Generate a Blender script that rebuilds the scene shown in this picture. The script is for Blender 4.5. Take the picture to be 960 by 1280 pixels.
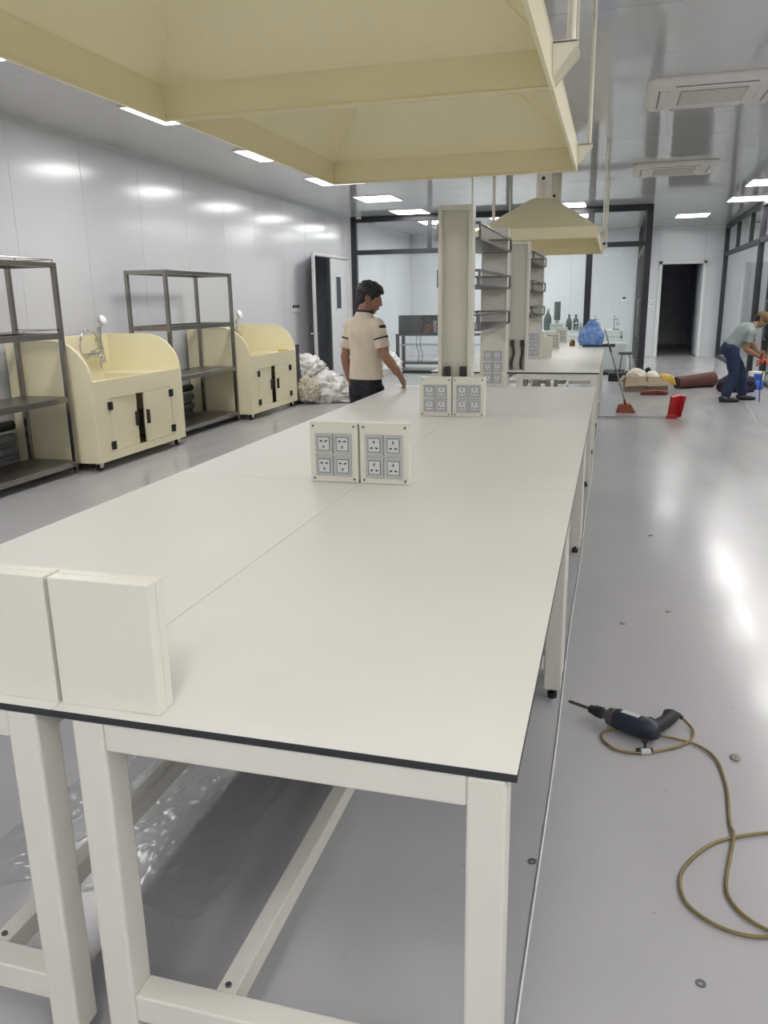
import bpy, bmesh, math, random
from mathutils import Vector, Matrix, noise
R = math.radians
PI = math.pi
rnd = random.Random(7)
for o in list(bpy.data.objects):
    bpy.data.objects.remove(o, do_unlink=True)
SC = bpy.context.scene
C = SC.collection

# ------------------------------------------------------------------ camera
def make_camera():
    f, pitch, yaw, roll = 998.45, .258182, .276074, -.0157959
    cy, sy, cp, sp = math.cos(yaw), math.sin(yaw), math.cos(pitch), math.sin(pitch)
    fwd = Vector((-sy * cp, cy * cp, -sp))
    r0 = Vector((cy, sy, 0))
    u0 = r0.cross(fwd)
    r = math.cos(roll) * r0 + math.sin(roll) * u0
    u = -math.sin(roll) * r0 + math.cos(roll) * u0
    cam = bpy.data.cameras.new('camera')
    cam.sensor_fit = 'VERTICAL'
    cam.sensor_height = 24.0
    cam.lens = f / 1280 * 24.0
    cam.clip_start = .05
    o = bpy.data.objects.new('camera', cam)
    m = Matrix((r, u, -fwd)).transposed().to_4x4()
    m.translation = (0, 0, 1.6)
    o.matrix_world = m
    C.objects.link(o)
    SC.camera = o
make_camera()

# ------------------------------------------------------------------ light + view
SC.view_settings.view_transform = 'Standard'
SC.view_settings.look = 'None'
SC.view_settings.gamma = 1.0
SC.view_settings.exposure = 0.5
SC.view_settings.use_curve_mapping = False
PANEL_STRENGTH = 13.0
w = bpy.data.worlds.new('world')
w.use_nodes = True
w.node_tree.nodes['Background'].inputs[0].default_value = (.8, .85, .9, 1)
w.node_tree.nodes['Background'].inputs[1].default_value = .05
SC.world = w

# ------------------------------------------------------------------ materials
def srgb(r, g, b):
    return tuple(((c / 255) / 12.92 if c / 255 <= .04045 else ((c / 255 + .055) / 1.055) ** 2.4) for c in (r, g, b)) + (1,)

M = {}
def mat(name, col, rough=.5, metal=0., var=.05, scale=6., bump=0., bscale=80., rvar=0., coat=0., spec=.5, stretch=(1, 1, 1), emit=0.):
    m = bpy.data.materials.new(name)
    m.use_nodes = True
    nt = m.node_tree
    b = nt.nodes['Principled BSDF']
    tc = nt.nodes.new('ShaderNodeTexCoord')
    mp = nt.nodes.new('ShaderNodeMapping')
    mp.inputs['Scale'].default_value = stretch
    nt.links.new(tc.outputs['Object'], mp.inputs[0])
    n = nt.nodes.new('ShaderNodeTexNoise')
    n.inputs['Scale'].default_value = scale
    n.inputs['Detail'].default_value = 5
    nt.links.new(mp.outputs[0], n.inputs['Vector'])
    cr = nt.nodes.new('ShaderNodeValToRGB')
    c = srgb(*col)
    cr.color_ramp.elements[0].position = .3
    cr.color_ramp.elements[1].position = .7
    cr.color_ramp.elements[0].color = tuple(max(0, x * (1 - var)) for x in c[:3]) + (1,)
    cr.color_ramp.elements[1].color = tuple(min(1, x * (1 + var)) for x in c[:3]) + (1,)
    nt.links.new(n.outputs[0], cr.inputs[0])
    nt.links.new(cr.outputs[0], b.inputs['Base Color'])
    b.inputs['Metallic'].default_value = metal
    b.inputs['Roughness'].default_value = rough
    b.inputs['Specular IOR Level'].default_value = spec
    b.inputs['Coat Weight'].default_value = coat
    if rvar:
        mr = nt.nodes.new('ShaderNodeMapRange')
        mr.inputs['To Min'].default_value = max(0, rough - rvar)
        mr.inputs['To Max'].default_value = rough + rvar
        mr.inputs['From Min'].default_value = .3
        mr.inputs['From Max'].default_value = .7
        nt.links.new(n.outputs[0], mr.inputs[0])
        nt.links.new(mr.outputs[0], b.inputs['Roughness'])
    if bump:
        n2 = nt.nodes.new('ShaderNodeTexNoise')
        n2.inputs['Scale'].default_value = bscale
        n2.inputs['Detail'].default_value = 4
        nt.links.new(mp.outputs[0], n2.inputs['Vector'])
        bp = nt.nodes.new('ShaderNodeBump')
        bp.inputs['Strength'].default_value = bump
        bp.inputs['Distance'].default_value = .01
        nt.links.new(n2.outputs[0], bp.inputs['Height'])
        nt.links.new(bp.outputs[0], b.inputs['Normal'])
    if emit:
        b.inputs['Emission Color'].default_value = (1, 1, 1, 1)
        b.inputs['Emission Strength'].default_value = emit
    M[name] = m
    return m

def glass_mat(name, tint, refl=.12, rough=.02, haze=0.):
    m = bpy.data.materials.new(name)
    m.use_nodes = True
    nt = m.node_tree
    nt.nodes.remove(nt.nodes['Principled BSDF'])
    out = nt.nodes['Material Output']
    tr = nt.nodes.new('ShaderNodeBsdfTransparent')
    tr.inputs[0].default_value = tint
    gl = nt.nodes.new('ShaderNodeBsdfGlossy')
    gl.inputs['Roughness'].default_value = rough
    fr = nt.nodes.new('ShaderNodeFresnel')
    fr.inputs[0].default_value = 1.16 + refl
    mx = nt.nodes.new('ShaderNodeMixShader')
    # only the outer faces of a pane mirror; the exit face lets light out
    ge = nt.nodes.new('ShaderNodeNewGeometry')
    inv = nt.nodes.new('ShaderNodeMath'); inv.operation = 'SUBTRACT'; inv.inputs[0].default_value = 1
    mu = nt.nodes.new('ShaderNodeMath'); mu.operation = 'MULTIPLY'
    nt.links.new(ge.outputs['Backfacing'], inv.inputs[1])
    nt.links.new(fr.outputs[0], mu.inputs[0]); nt.links.new(inv.outputs[0], mu.inputs[1])
    nt.links.new(mu.outputs[0], mx.inputs[0])
    nt.links.new(tr.outputs[0], mx.inputs[1])
    nt.links.new(gl.outputs[0], mx.inputs[2])
    last = mx
    if haze:
        df = nt.nodes.new('ShaderNodeBsdfDiffuse')
        df.inputs[0].default_value = (.85, .87, .86, 1)
        m2 = nt.nodes.new('ShaderNodeMixShader')
        n = nt.nodes.new('ShaderNodeTexNoise')
        n.inputs['Scale'].default_value = 9
        mr = nt.nodes.new('ShaderNodeMapRange')
        mr.inputs['To Min'].default_value = haze * .5
        mr.inputs['To Max'].default_value = haze * 1.5
        nt.links.new(n.outputs[0], mr.inputs[0])
        nt.links.new(mr.outputs[0], m2.inputs[0])
        nt.links.new(mx.outputs[0], m2.inputs[1])
        nt.links.new(df.outputs[0], m2.inputs[2])
        last = m2
    nt.links.new(last.outputs[0], out.inputs[0])
    M[name] = m
    return m

mat('wall', (214, 215, 219), .165, var=.01, scale=1.2, bump=.03, bscale=2.5, spec=.55)
mat('wall_joint', (196, 198, 203), .3, var=.02)
mat('ceil', (205, 205, 206), .07, var=.01, scale=1.0)
mat('cove', (196, 199, 204), .4, var=.02)
mat('white_trim', (224, 225, 226), .35, var=.02)
mat('door_white', (218, 219, 222), .35, var=.02)
mat('frame_black', (44, 45, 50), .45, var=.08)
mat('dark_paint', (200, 203, 208), .7, var=.1)
mat('dark_floor', (150, 150, 154), .5, var=.1)
mat('bench_top', (221, 220, 213), .42, var=.012, scale=3, rvar=.05)
mat('bench_edge', (42, 44, 48), .5, var=.1)
mat('bench_frame', (222, 220, 210), .38, var=.02)
mat('rubber', (28, 28, 30), .6, var=.15)
mat('box_white', (228, 226, 214), .35, var=.015)
mat('plate_grey', (184, 186, 187), .4, var=.03)
mat('insert_grey', (212, 213, 212), .4, var=.02)
mat('slot_dark', (52, 53, 56), .5, var=.05)
mat('screw', (120, 121, 122), .35, metal=.7, var=.1, scale=200)
mat('cream', (238, 229, 190), .36, var=.015, scale=2.5)
mat('cream_white', (233, 229, 212), .4, var=.02)
mat('sink_cream', (241, 233, 198), .4, var=.02, scale=3)
mat('steel', (150, 146, 140), .22, metal=1., var=.05, scale=3)
mat('shelf_steel', (132, 128, 122), .34, metal=.95, var=.06, scale=4)
mat('guard_steel', (128, 126, 122), .25, metal=1., var=.05)
mat('chrome', (205, 206, 208), .13, metal=1., var=.03)
mat('black_plastic', (30, 30, 32), .42, var=.1)
mat('grey_plastic', (120, 122, 126), .45, var=.08)
mat('ac_white', (226, 223, 217), .45, var=.02)
mat('ac_grille', (158, 152, 142), .55, var=.05, scale=60)
mat('ac_slot', (120, 117, 112), .6, var=.1)
mat('pillar', (214, 212, 200), .4, var=.02)
mat('pillar_in', (206, 204, 191), .45, var=.02)
mat('cable_dark', (60, 52, 46), .6, var=.3, scale=40)
mat('cable_tan', (128, 112, 72), .5, var=.22, scale=30)
mat('cable_white', (228, 228, 226), .5, var=.03)
mat('drill_blue', (36, 42, 56), .45, var=.2, scale=30, rvar=.1)
mat('drill_black', (36, 38, 42), .6, var=.2, scale=40)
mat('drill_metal', (110, 108, 104), .42, metal=.8, var=.2, scale=40)
mat('bit_steel', (105, 100, 94), .35, metal=.9, var=.2, scale=120)
mat('skin1', (158, 116, 94), .55, var=.06, scale=20, bump=.05)
mat('skin2', (160, 120, 92), .55, var=.06, scale=20, bump=.05)
mat('hair', (26, 24, 25), .5, var=.3, scale=60, bump=.5, bscale=140, stretch=(1, 1, .3))
mat('shirt_cream', (222, 208, 186), .85, var=.05, scale=9, bump=.35, bscale=7)
mat('shirt_grey', (146, 156, 153), .85, var=.07, scale=9, bump=.35, bscale=8)
mat('trouser_black', (34, 36, 42), .8, var=.12, scale=10, bump=.3, bscale=9)
mat('jeans', (42, 54, 82), .85, var=.16, scale=12, bump=.35, bscale=10)
mat('shoe_dark', (44, 42, 46), .6, var=.15)
mat('shoe_pale', (150, 142, 138), .7, var=.1)
mat('cap_olive', (118, 102, 70), .85, var=.1, scale=30, bump=.2)
mat('eye_white', (225, 222, 216), .3, var=.02)
mat('eye_dark', (26, 20, 18), .3, var=.05)
mat('lip', (150, 88, 78), .5, var=.05)
mat('sack_white', (226, 225, 222), .35, var=.05, scale=12, bump=.6, bscale=14)
mat('sack_tan', (202, 194, 176), .6, var=.2, scale=18, bump=.5, bscale=20)
mat('bag_blue', (124, 160, 222), .22, var=.28, scale=16, bump=.7, bscale=22)
mat('cardboard', (184, 166, 142), .8, var=.08, scale=12)
mat('card_dark', (168, 148, 124), .85, var=.08, scale=12)
mat('cloth_white', (232, 228, 216), .8, var=.05, scale=20, bump=.4, bscale=20)
mat('yellow', (214, 178, 84), .6, var=.12, scale=20)
mat('brown_roll', (98, 62, 54), .75, var=.12, scale=14, bump=.2, bscale=40)
mat('brown_dark', (54, 36, 34), .8, var=.1)
mat('brick_red', (120, 58, 50), .7, var=.15, scale=20)
mat('red', (178, 42, 48), .4, var=.08, scale=10)
mat('broom_brown', (146, 80, 52), .8, var=.25, scale=30, bump=.6, bscale=60, stretch=(4, 4, .6))
mat('blue_plastic', (62, 110, 205), .4, var=.08)
mat('amber', (150, 100, 50), .25, var=.2, scale=30)
mat('bottle_green', (66, 84, 82), .2, var=.15, scale=20)
mat('bottle_clear', (176, 190, 190), .2, var=.08)
mat('dark_gear', (46, 50, 60), .45, var=.08)
mat('debris', (150, 146, 138), .8, var=.25, scale=60)
mat('orange_red', (206, 84, 56), .55, var=.12, scale=40)
mat('navy_bag', (40, 36, 52), .7, var=.15, scale=14, bump=.4, bscale=12)
glass_mat('glass', (.965, .985, .98, 1), .12)
glass_mat('frosted', (.955, .985, .978, 1), .12, .03, haze=.05)
def film_mat():
    m = mat('film', (200, 201, 204), .08, var=.03, scale=20)
    m.node_tree.nodes['Principled BSDF'].inputs['Alpha'].default_value = .45
film_mat()

def light_mat():
    m = bpy.data.materials.new('light_panel')
    m.use_nodes = True
    nt = m.node_tree
    nt.nodes.remove(nt.nodes['Principled BSDF'])
    e = nt.nodes.new('ShaderNodeEmission')
    e.inputs[0].default_value = (1.0, .985, .965, 1)
    e.inputs[1].default_value = PANEL_STRENGTH
    nt.links.new(e.outputs[0], nt.nodes['Material Output'].inputs[0])
    M['light_panel'] = m
light_mat()

def floor_mat():
    # glossy grey vinyl
    m = mat('floor', (176, 175, 176), .22, var=.05, scale=1.1, spec=.5, stretch=(1.5, .6, 1))
    nt = m.node_tree
    b = nt.nodes['Principled BSDF']
    tc = nt.nodes['Texture Coordinate']
    # broad streaks of dust along the walkway, fine scuffs in the gloss
    mp = nt.nodes.new('ShaderNodeMapping'); mp.inputs['Scale'].default_value = (1.6, .35, 1)
    n = nt.nodes.new('ShaderNodeTexNoise'); n.inputs['Scale'].default_value = 2.2; n.inputs['Detail'].default_value = 2
    mr = nt.nodes.new('ShaderNodeMapRange')
    mr.inputs['From Min'].default_value = .32; mr.inputs['From Max'].default_value = .68
    mr.inputs['To Min'].default_value = .17; mr.inputs['To Max'].default_value = .26
    nt.links.new(tc.outputs['Object'], mp.inputs[0]); nt.links.new(mp.outputs[0], n.inputs['Vector'])
    nt.links.new(n.outputs[0], mr.inputs[0]); nt.links.new(mr.outputs[0], b.inputs['Roughness'])
    n3 = nt.nodes.new('ShaderNodeTexNoise'); n3.inputs['Scale'].default_value = 34; n3.inputs['Detail'].default_value = 3
    nt.links.new(tc.outputs['Object'], n3.inputs['Vector'])
    cr = nt.nodes.new('ShaderNodeValToRGB')
    cr.color_ramp.elements[0].position = .70; cr.color_ramp.elements[0].color = (1, 1, 1, 1)
    cr.color_ramp.elements[1].position = .80; cr.color_ramp.elements[1].color = (.7, .69, .67, 1)
    nt.links.new(n3.outputs[0], cr.inputs[0])
    mx = nt.nodes.new('ShaderNodeMix'); mx.data_type = 'RGBA'; mx.blend_type = 'MULTIPLY'; mx.inputs[0].default_value = 1
    src = b.inputs['Base Color'].links[0].from_socket
    nt.links.new(src, mx.inputs[6]); nt.links.new(cr.outputs[0], mx.inputs[7])
    nt.links.new(mx.outputs[2], b.inputs['Base Color'])
    n2 = nt.nodes.new('ShaderNodeTexNoise'); n2.inputs['Scale'].default_value = 3.2; n2.inputs['Detail'].default_value = 3
    nt.links.new(tc.outputs['Object'], n2.inputs['Vector'])
    bp = nt.nodes.new('ShaderNodeBump'); bp.inputs['Strength'].default_value = .12; bp.inputs['Distance'].default_value = .02
    nt.links.new(n2.outputs[0], bp.inputs['Height']); nt.links.new(bp.outputs[0], b.inputs['Normal'])
floor_mat()

# ------------------------------------------------------------------ mesh helpers
class MB:
    def __init__(self):
        self.v = []; self.f = []
    def add(self, vs, fs):
        k = len(self.v)
        self.v += [tuple(x) for x in vs]
        self.f += [tuple(i + k for i in f) for f in fs]
        return self
    def box(self, x0, x1, y0, y1, z0, z1):
        vs = [(x, y, z) for z in (z0, z1) for y in (y0, y1) for x in (x0, x1)]
        return self.add(vs, [(0, 2, 3, 1), (4, 5, 7, 6), (0, 1, 5, 4), (2, 6, 7, 3), (0, 4, 6, 2), (1, 3, 7, 5)])
    def obox(self, c, ax, ay, az, hx, hy, hz):
        c = Vector(c)
        vs = [c + ax * (sx * hx) + ay * (sy * hy) + az * (sz * hz) for sz in (-1, 1) for sy in (-1, 1) for sx in (-1, 1)]
        return self.add(vs, [(0, 2, 3, 1), (4, 5, 7, 6), (0, 1, 5, 4), (2, 6, 7, 3), (0, 4, 6, 2), (1, 3, 7, 5)])
    def bar(self, a, b, w, h=None, up=(0, 0, 1)):
        a, b = Vector(a), Vector(b); h = h or w
        t = (b - a).normalized(); u = Vector(up)
        if abs(t.dot(u)) > .98: u = Vector((0, 1, 0))
        s = t.cross(u).normalized(); u = s.cross(t)
        return self.obox((a + b) / 2, s, t, u, w / 2, (b - a).length / 2, h / 2)
    def rings(self, rs, cap=True, closed=False):
        n = len(rs[0]); k = len(self.v)
        for r in rs: self.v += [tuple(p) for p in r]
        m = len(rs)
        for i in range(m if closed else m - 1):
            j = (i + 1) % m
            for q in range(n):
                q2 = (q + 1) % n
                self.f.append((k + i * n + q, k + i * n + q2, k + j * n + q2, k + j * n + q))
        if cap and not closed:
            self.f.append(tuple(k + q for q in reversed(range(n))))
            self.f.append(tuple(k + (m - 1) * n + q for q in range(n)))
        return self
    def cyl(self, a, b, r, r2=None, n=14):
        a, b = Vector(a), Vector(b); r2 = r if r2 is None else r2
        t = (b - a).normalized(); u = Vector((0, 0, 1)) if abs(t.z) < .9 else Vector((1, 0, 0))
        s = t.cross(u).normalized(); u = s.cross(t)
        ang = [2 * PI * i / n for i in range(n)]
        return self.rings([[a + (s * math.cos(q) + u * math.sin(q)) * r for q in ang], [b + (s * math.cos(q) + u * math.sin(q)) * r2 for q in ang]])
    def tube(self, pts, r, n=8, smooth=0, closed=False):
        P = [Vector(p) for p in pts]
        if smooth: P = spline(P, smooth, closed)
        rad = r if isinstance(r, (list, tuple)) else None
        rs = []; s = None
        for i, p in enumerate(P):
            a = P[max(0, i - 1)]; b = P[min(len(P) - 1, i + 1)]
            t = (b - a)
            t = t.normalized() if t.length > 1e-9 else Vector((0, 0, 1))
            if s is None:
                u = Vector((0, 0, 1)) if abs(t.z) < .9 else Vector((1, 0, 0))
                s = t.cross(u).normalized()
            s = (s - t * s.dot(t)).normalized(); u = s.cross(t)
            rr = (rad[min(len(rad) - 1, int(i * len(rad) / len(P)))] if rad else r)
            rs.append([p + (s * math.cos(2 * PI * q / n) + u * math.sin(2 * PI * q / n)) * rr for q in range(n)])
        return self.rings(rs)
    def lathe(self, prof, c=(0, 0, 0), n=20):
        c = Vector(c)
        return self.rings([[c + Vector((r * math.cos(2 * PI * q / n), r * math.sin(2 * PI * q / n), z)) for q in range(n)] for r, z in prof])
    def prism(self, poly, axis, a, b):
        def P(p, h):
            return {'x': (h, p[0], p[1]), 'y': (p[0], h, p[1]), 'z': (p[0], p[1], h)}[axis]
        n = len(poly)
        vs = [P(p, a) for p in poly] + [P(p, b) for p in poly]
        fs = [tuple(reversed(range(n))), tuple(range(n, 2 * n))] + [(i, (i + 1) % n, n + (i + 1) % n, n + i) for i in range(n)]
        return self.add(vs, fs)
    def ell(self, c, rx, ry, rz, rot=None, n=14, m=9):
        c = Vector(c); rs = []
        for i in range(1, m):
            th = PI * i / m - PI / 2
            ring = []
            for q in range(n):
                a = 2 * PI * q / n
                v = Vector((rx * math.cos(th) * math.cos(a), ry * math.cos(th) * math.sin(a), rz * math.sin(th)))
                if rot: v = rot @ v
                ring.append(c + v)
            rs.append(ring)
        return self.rings(rs)
    def mesh(self, name):
        me = bpy.data.meshes.new(name)
        me.from_pydata([tuple(v) for v in self.v], [], self.f)
        bm = bmesh.new(); bm.from_mesh(me)
        bmesh.ops.recalc_face_normals(bm, faces=bm.faces)
        bm.to_mesh(me); bm.free()
        return me

def spline(P, k, closed=False):
    out = []; n = len(P)
    for i in range(n if closed else n - 1):
        if closed: p0, p1, p2, p3 = P[(i - 1) % n], P[i], P[(i + 1) % n], P[(i + 2) % n]
        else: p0, p1, p2, p3 = P[max(0, i - 1)], P[i], P[i + 1], P[min(n - 1, i + 2)]
        for j in range(k):
            t = j / k
            out.append(.5 * ((2 * p1) + (p2 - p0) * t + (2 * p0 - 5 * p1 + 4 * p2 - p3) * t * t + (3 * p1 - p0 - 3 * p2 + p3) * t ** 3))
    if not closed: out.append(P[-1].copy())
    return out

def link(name, me, m, parent=None, smooth=False, bevel=0., loc=None, seg=2):
    o = bpy.data.objects.new(name, me)
    C.objects.link(o)
    if m is not None and not me.materials:
        me.materials.append(M[m])
    if parent: o.parent = parent
    if loc is not None: o.location = loc
    if smooth:
        me.polygons.foreach_set('use_smooth', [True] * len(me.polygons))
        if smooth == 'auto':
            bm = bmesh.new(); bm.from_mesh(me)
            for e in bm.edges:
                e.smooth = not (len(e.link_faces) == 2 and e.calc_face_angle(0) > R(40))
            bm.to_mesh(me); bm.free()
    if bevel:
        b = o.modifiers.new('bevel', 'BEVEL'); b.width = bevel; b.segments = seg; b.limit_method = 'ANGLE'; b.angle_limit = R(40)
    return o

def part(name, mb, m, parent, smooth=False, bevel=0., loc=None, label=None):
    o = link(name, mb.mesh(name) if isinstance(mb, MB) else mb, m, parent, smooth, bevel, loc)
    if label: o['label'] = label
    return o
def tag(o, label, cat, group=None):
    o['label'] = label; o['category'] = cat
    if group: o['group'] = group
    return o
def thing(name, label, cat, loc=(0, 0, 0), rz=0., group=None):
    o = bpy.data.objects.new(name, None); C.objects.link(o)
    o.empty_display_size = .1
    o.location = loc; o.rotation_euler = (0, 0, rz)
    return tag(o, label, cat, group)
def solid(name, mb, m, label, cat, smooth=False, bevel=0., loc=None, group=None):
    return tag(part(name, mb, m, None, smooth, bevel, loc), label, cat, group)
def struct(name, mb=None, m=None, parent=None, smooth=False, bevel=0., loc=None):
    if mb is None:
        o = bpy.data.objects.new(name, None); C.objects.link(o); o.empty_display_size = .1
        if loc is not None: o.location = loc
    else:
        o = part(name, mb, m, parent, smooth, bevel, loc)
    o['kind'] = 'structure'
    return o
def kids(o):
    return [c for c in bpy.data.objects if c.parent == o]
def dup(root, loc, rz=None, label=None, group=None):
    def cp(o, parent):
        c = o.copy(); C.objects.link(c); c.parent = parent
        for k in kids(o): cp(k, c)
        return c
    r = cp(root, None)
    r.location = loc
    if rz is not None: r.rotation_euler = (0, 0, rz)
    if label: r['label'] = label
    if group: r['group'] = group
    return r
def fuse(name, mb, m, parent=None, voxel=.008, smooth=2, label=None):
    """one continuous skin grown over overlapping lofts"""
    o = bpy.data.objects.new('tmp', mb.mesh('tmp')); C.objects.link(o)
    r = o.modifiers.new('r', 'REMESH'); r.mode = 'VOXEL'; r.voxel_size = voxel
    if smooth:
        s = o.modifiers.new('s', 'SMOOTH'); s.factor = .5; s.iterations = smooth
    dg = bpy.context.evaluated_depsgraph_get()
    me = bpy.data.meshes.new_from_object(o.evaluated_get(dg))
    me.name = name
    bpy.data.objects.remove(o, do_unlink=True)
    me.materials.clear()
    return part(name, me, m, parent, True, label=label)

# ------------------------------------------------------------------ room shell
XL, XR, YB, YN, ZC, YG = -5.8, 2.75, 23.7, -3.2, 3.4, 17.9
XF = 7.0          # far wall of the room behind the right-hand glass
struct('floor', MB().box(XL - .3, XF + .3, YN - .3, YB, -.1, 0), 'floor')

ce = struct('ceiling', MB().box(XL - .3, XF + .3, YN - .3, YB + .3, ZC + .03, ZC + .12), 'cove')
pm = None
y = YN
while y < YB:
    if pm is None:
        pm = MB().box(XL, XF, 0, 1.144, ZC, ZC + .04).mesh('panel')
    p = link('panel', pm, 'ceil', ce, bevel=.003, loc=(0, y, 0)); y += 1.15

D1a, D1b, D1h = 15.6, 17.78, 2.5          # double door in the left wall
wl = struct('wall_left', MB().box(XL - .2, XL - .035, YN - .3, D1a - .06, 0, ZC + .03).box(XL - .2, XL - .035, D1b + .06, YB + .3, 0, ZC + .03).box(XL - .2, XL - .035, D1a - .06, D1b + .06, D1h + .06, ZC + .03), 'wall_joint')
pm = MB().box(XL - .04, XL, 0, 1.146, 0, ZC).mesh('panel')
ys = [YN + 1.15 * i for i in range(24)]
for y in ys:
    if y + 1.146 > D1a and y < D1b + .1:
        a, b = y, min(y + 1.146, YB)
        if a < D1a:
            part('panel', MB().box(XL - .04, XL, a, D1a - .06, 0, ZC), 'wall', wl)
            a = D1a - .06
        part('panel', MB().box(XL - .04, XL, a, min(b, D1b + .06), D1h + .06, ZC), 'wall', wl)
        if b > D1b + .06:
            part('panel', MB().box(XL - .04, XL, D1b + .06, b, 0, ZC), 'wall', wl)
    else:
        link('panel', pm, 'wall', wl, bevel=.003, loc=(0, y, 0))
# round cove between left wall and ceiling, and skirting
struct('trim_1', MB().prism([(XL, ZC), (XL + .05, ZC), (XL + .03, ZC - .015), (XL + .015, ZC - .03), (XL, ZC - .05)], 'y', YN, YB), 'cove')
struct('baseboard_left', MB().box(XL, XL + .012, YN, D1a - .07, 0, .07), 'white_trim', bevel=.003)

# back wall with the dark doorway
DX0, DX1, DH = 1.20, 2.22, 2.44
wb = struct('wall_back', MB().box(XL - .2, DX0 - .05, YB + .03, YB + .2, 0, ZC).box(DX1 + .05, XF + .2, YB + .03, YB + .2, 0, ZC).box(DX0 - .05, DX1 + .05, YB + .03, YB + .2, DH + .05, ZC), 'wall_joint')
x = XL
while x < XF - .01:
    a, b = x, min(x + 1.146, XF)
    if b > DX0 - .06 and a < DX1 + .06:
        if a < DX0 - .06: part('panel', MB().box(a, DX0 - .06, YB, YB + .035, 0, ZC), 'wall', wb)
        part('panel', MB().box(max(a, DX0 - .06), min(b, DX1 + .06), YB, YB + .035, DH + .06, ZC), 'wall', wb)
        if b > DX1 + .06: part('panel', MB().box(DX1 + .06, b, YB, YB + .035, 0, ZC), 'wall', wb)
    else:
        part('panel', MB().box(a, b, YB, YB + .035, 0, ZC), 'wall', wb, bevel=.003)
    x += 1.15
struct('trim_2', MB().box(XL, XF, YB - .02, YB, ZC - .06, ZC), 'white_trim')
# corridor beyond the doorway, unlit
struct('wall_corridor', MB().box(DX0 - .35, DX0 - .25, YB + .2, 30, 0, 2.8).box(DX1 + .25, DX1 + .35, YB + .2, 30, 0, 2.8)
       .box(DX0 - .35, DX1 + .35, 29.9, 30, 0, 2.8).box(DX0 - .35, DX1 + .35, YB + .2, 30, 2.7, 2.8), 'dark_paint')
struct('floor_corridor', MB().box(DX0 - .35, DX1 + .35, YB, 30, -.1, 0), 'dark_floor')
d2 = struct('door_2', loc=(0, 0, 0))
part('frame', MB().box(DX0 - .09, DX0, YB - .03, YB + .2, 0, DH + .08).box(DX1, DX1 + .09, YB - .03, YB + .2, 0, DH + .08).box(DX0 - .09, DX1 + .09, YB - .03, YB + .2, DH, DH + .09), 'white_trim', d2, bevel=.006)
part('leaf', MB().box(DX1 - .02, DX1 + .02, YB + .25, YB + 1.2, 0.02, DH - .02), 'dark_paint', d2)

# wall behind the camera, right-hand solid wall near the camera, far wall of the right room
struct('wall_near', MB().box(XL - .3, XF + .3, YN - .2, YN, 0, ZC), 'wall')
struct('wall_right', MB().box(XR, XR + .1, YN, 9.0, 0, ZC), 'wall')
struct('wall_far_right', MB().box(XF, XF + .1, YN, YB, 0, ZC), 'wall')

# ---- double door in the left wall
d1 = struct('door_1')
part('frame', MB().box(XL - .12, XL + .02, D1a - .06, D1a, 0, D1h + .06).box(XL - .12, XL + .02, D1b, D1b + .06, 0, D1h + .06).box(XL - .12, XL + .02, D1a - .06, D1b + .06, D1h, D1h + .06), 'white_trim', d1, bevel=.004)
lf = part('leaf', MB().box(XL - .05, XL - .005, D1a + 1.0, D1b - .005, .01, D1h - .01), 'door_white', d1, bevel=.003)
part('window_frame', MB().box(XL - .006, XL + .008, 16.92, 17.32, 1.42, 1.46).box(XL - .006, XL + .008, 16.92, 17.32, 2.12, 2.16).box(XL - .006, XL + .008, 16.92, 16.96, 1.46, 2.12).box(XL - .006, XL + .008, 17.28, 17.32, 1.46, 2.12), 'white_trim', lf)
part('pane', MB().box(XL - .004, XL + .003, 16.96, 17.28, 1.46, 2.12), 'dark_gear', lf)
part('edge_strip', MB().box(XL - .05, XL + .006, D1a + .96, D1a + 1.02, .01, D1h - .01), 'screw', lf)
# the near leaf swung out into the room
ang = R(8)
hx, hy = XL + .02, D1a - .01
ux = Vector((.325, -.9457, 0)); uy = Vector((-ux.y, ux.x, 0)); uz = Vector((0, 0, 1))
ow = 1.02
ol = part('leaf', MB().obox(Vector((hx, hy, D1h / 2)) + ux * ow / 2, ux, uy, uz, ow / 2, .022, D1h / 2 - .01), 'door_white', d1, bevel=.003)
for s in (-1, 1):
    hb_ = Vector((hx, hy, 1.02)) + ux * (ow - .08) + uy * (.022 * s)
    part('handle', MB().tube([hb_, hb_ + uy * .05 * s, hb_ + uy * .05 * s - ux * .11], .009, 8), 'chrome', ol, smooth='auto')
part('dark_room', MB().box(XL - 2.4, XL - 2.3, D1a - .8, D1b + .8, 0, 2.8).box(XL - 2.4, XL - .2, D1a - .9, D1a - .8, 0, 2.8).box(XL - 2.4, XL - .2, D1b + .8, D1b + .9, 0, 2.8).box(XL - 2.4, XL - .2, D1a - .9, D1b + .9, 2.8, 2.9).box(XL - 2.4, XL - .2, D1a - .9, D1b + .9, -.1, 0), 'dark_paint', d1)

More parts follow.
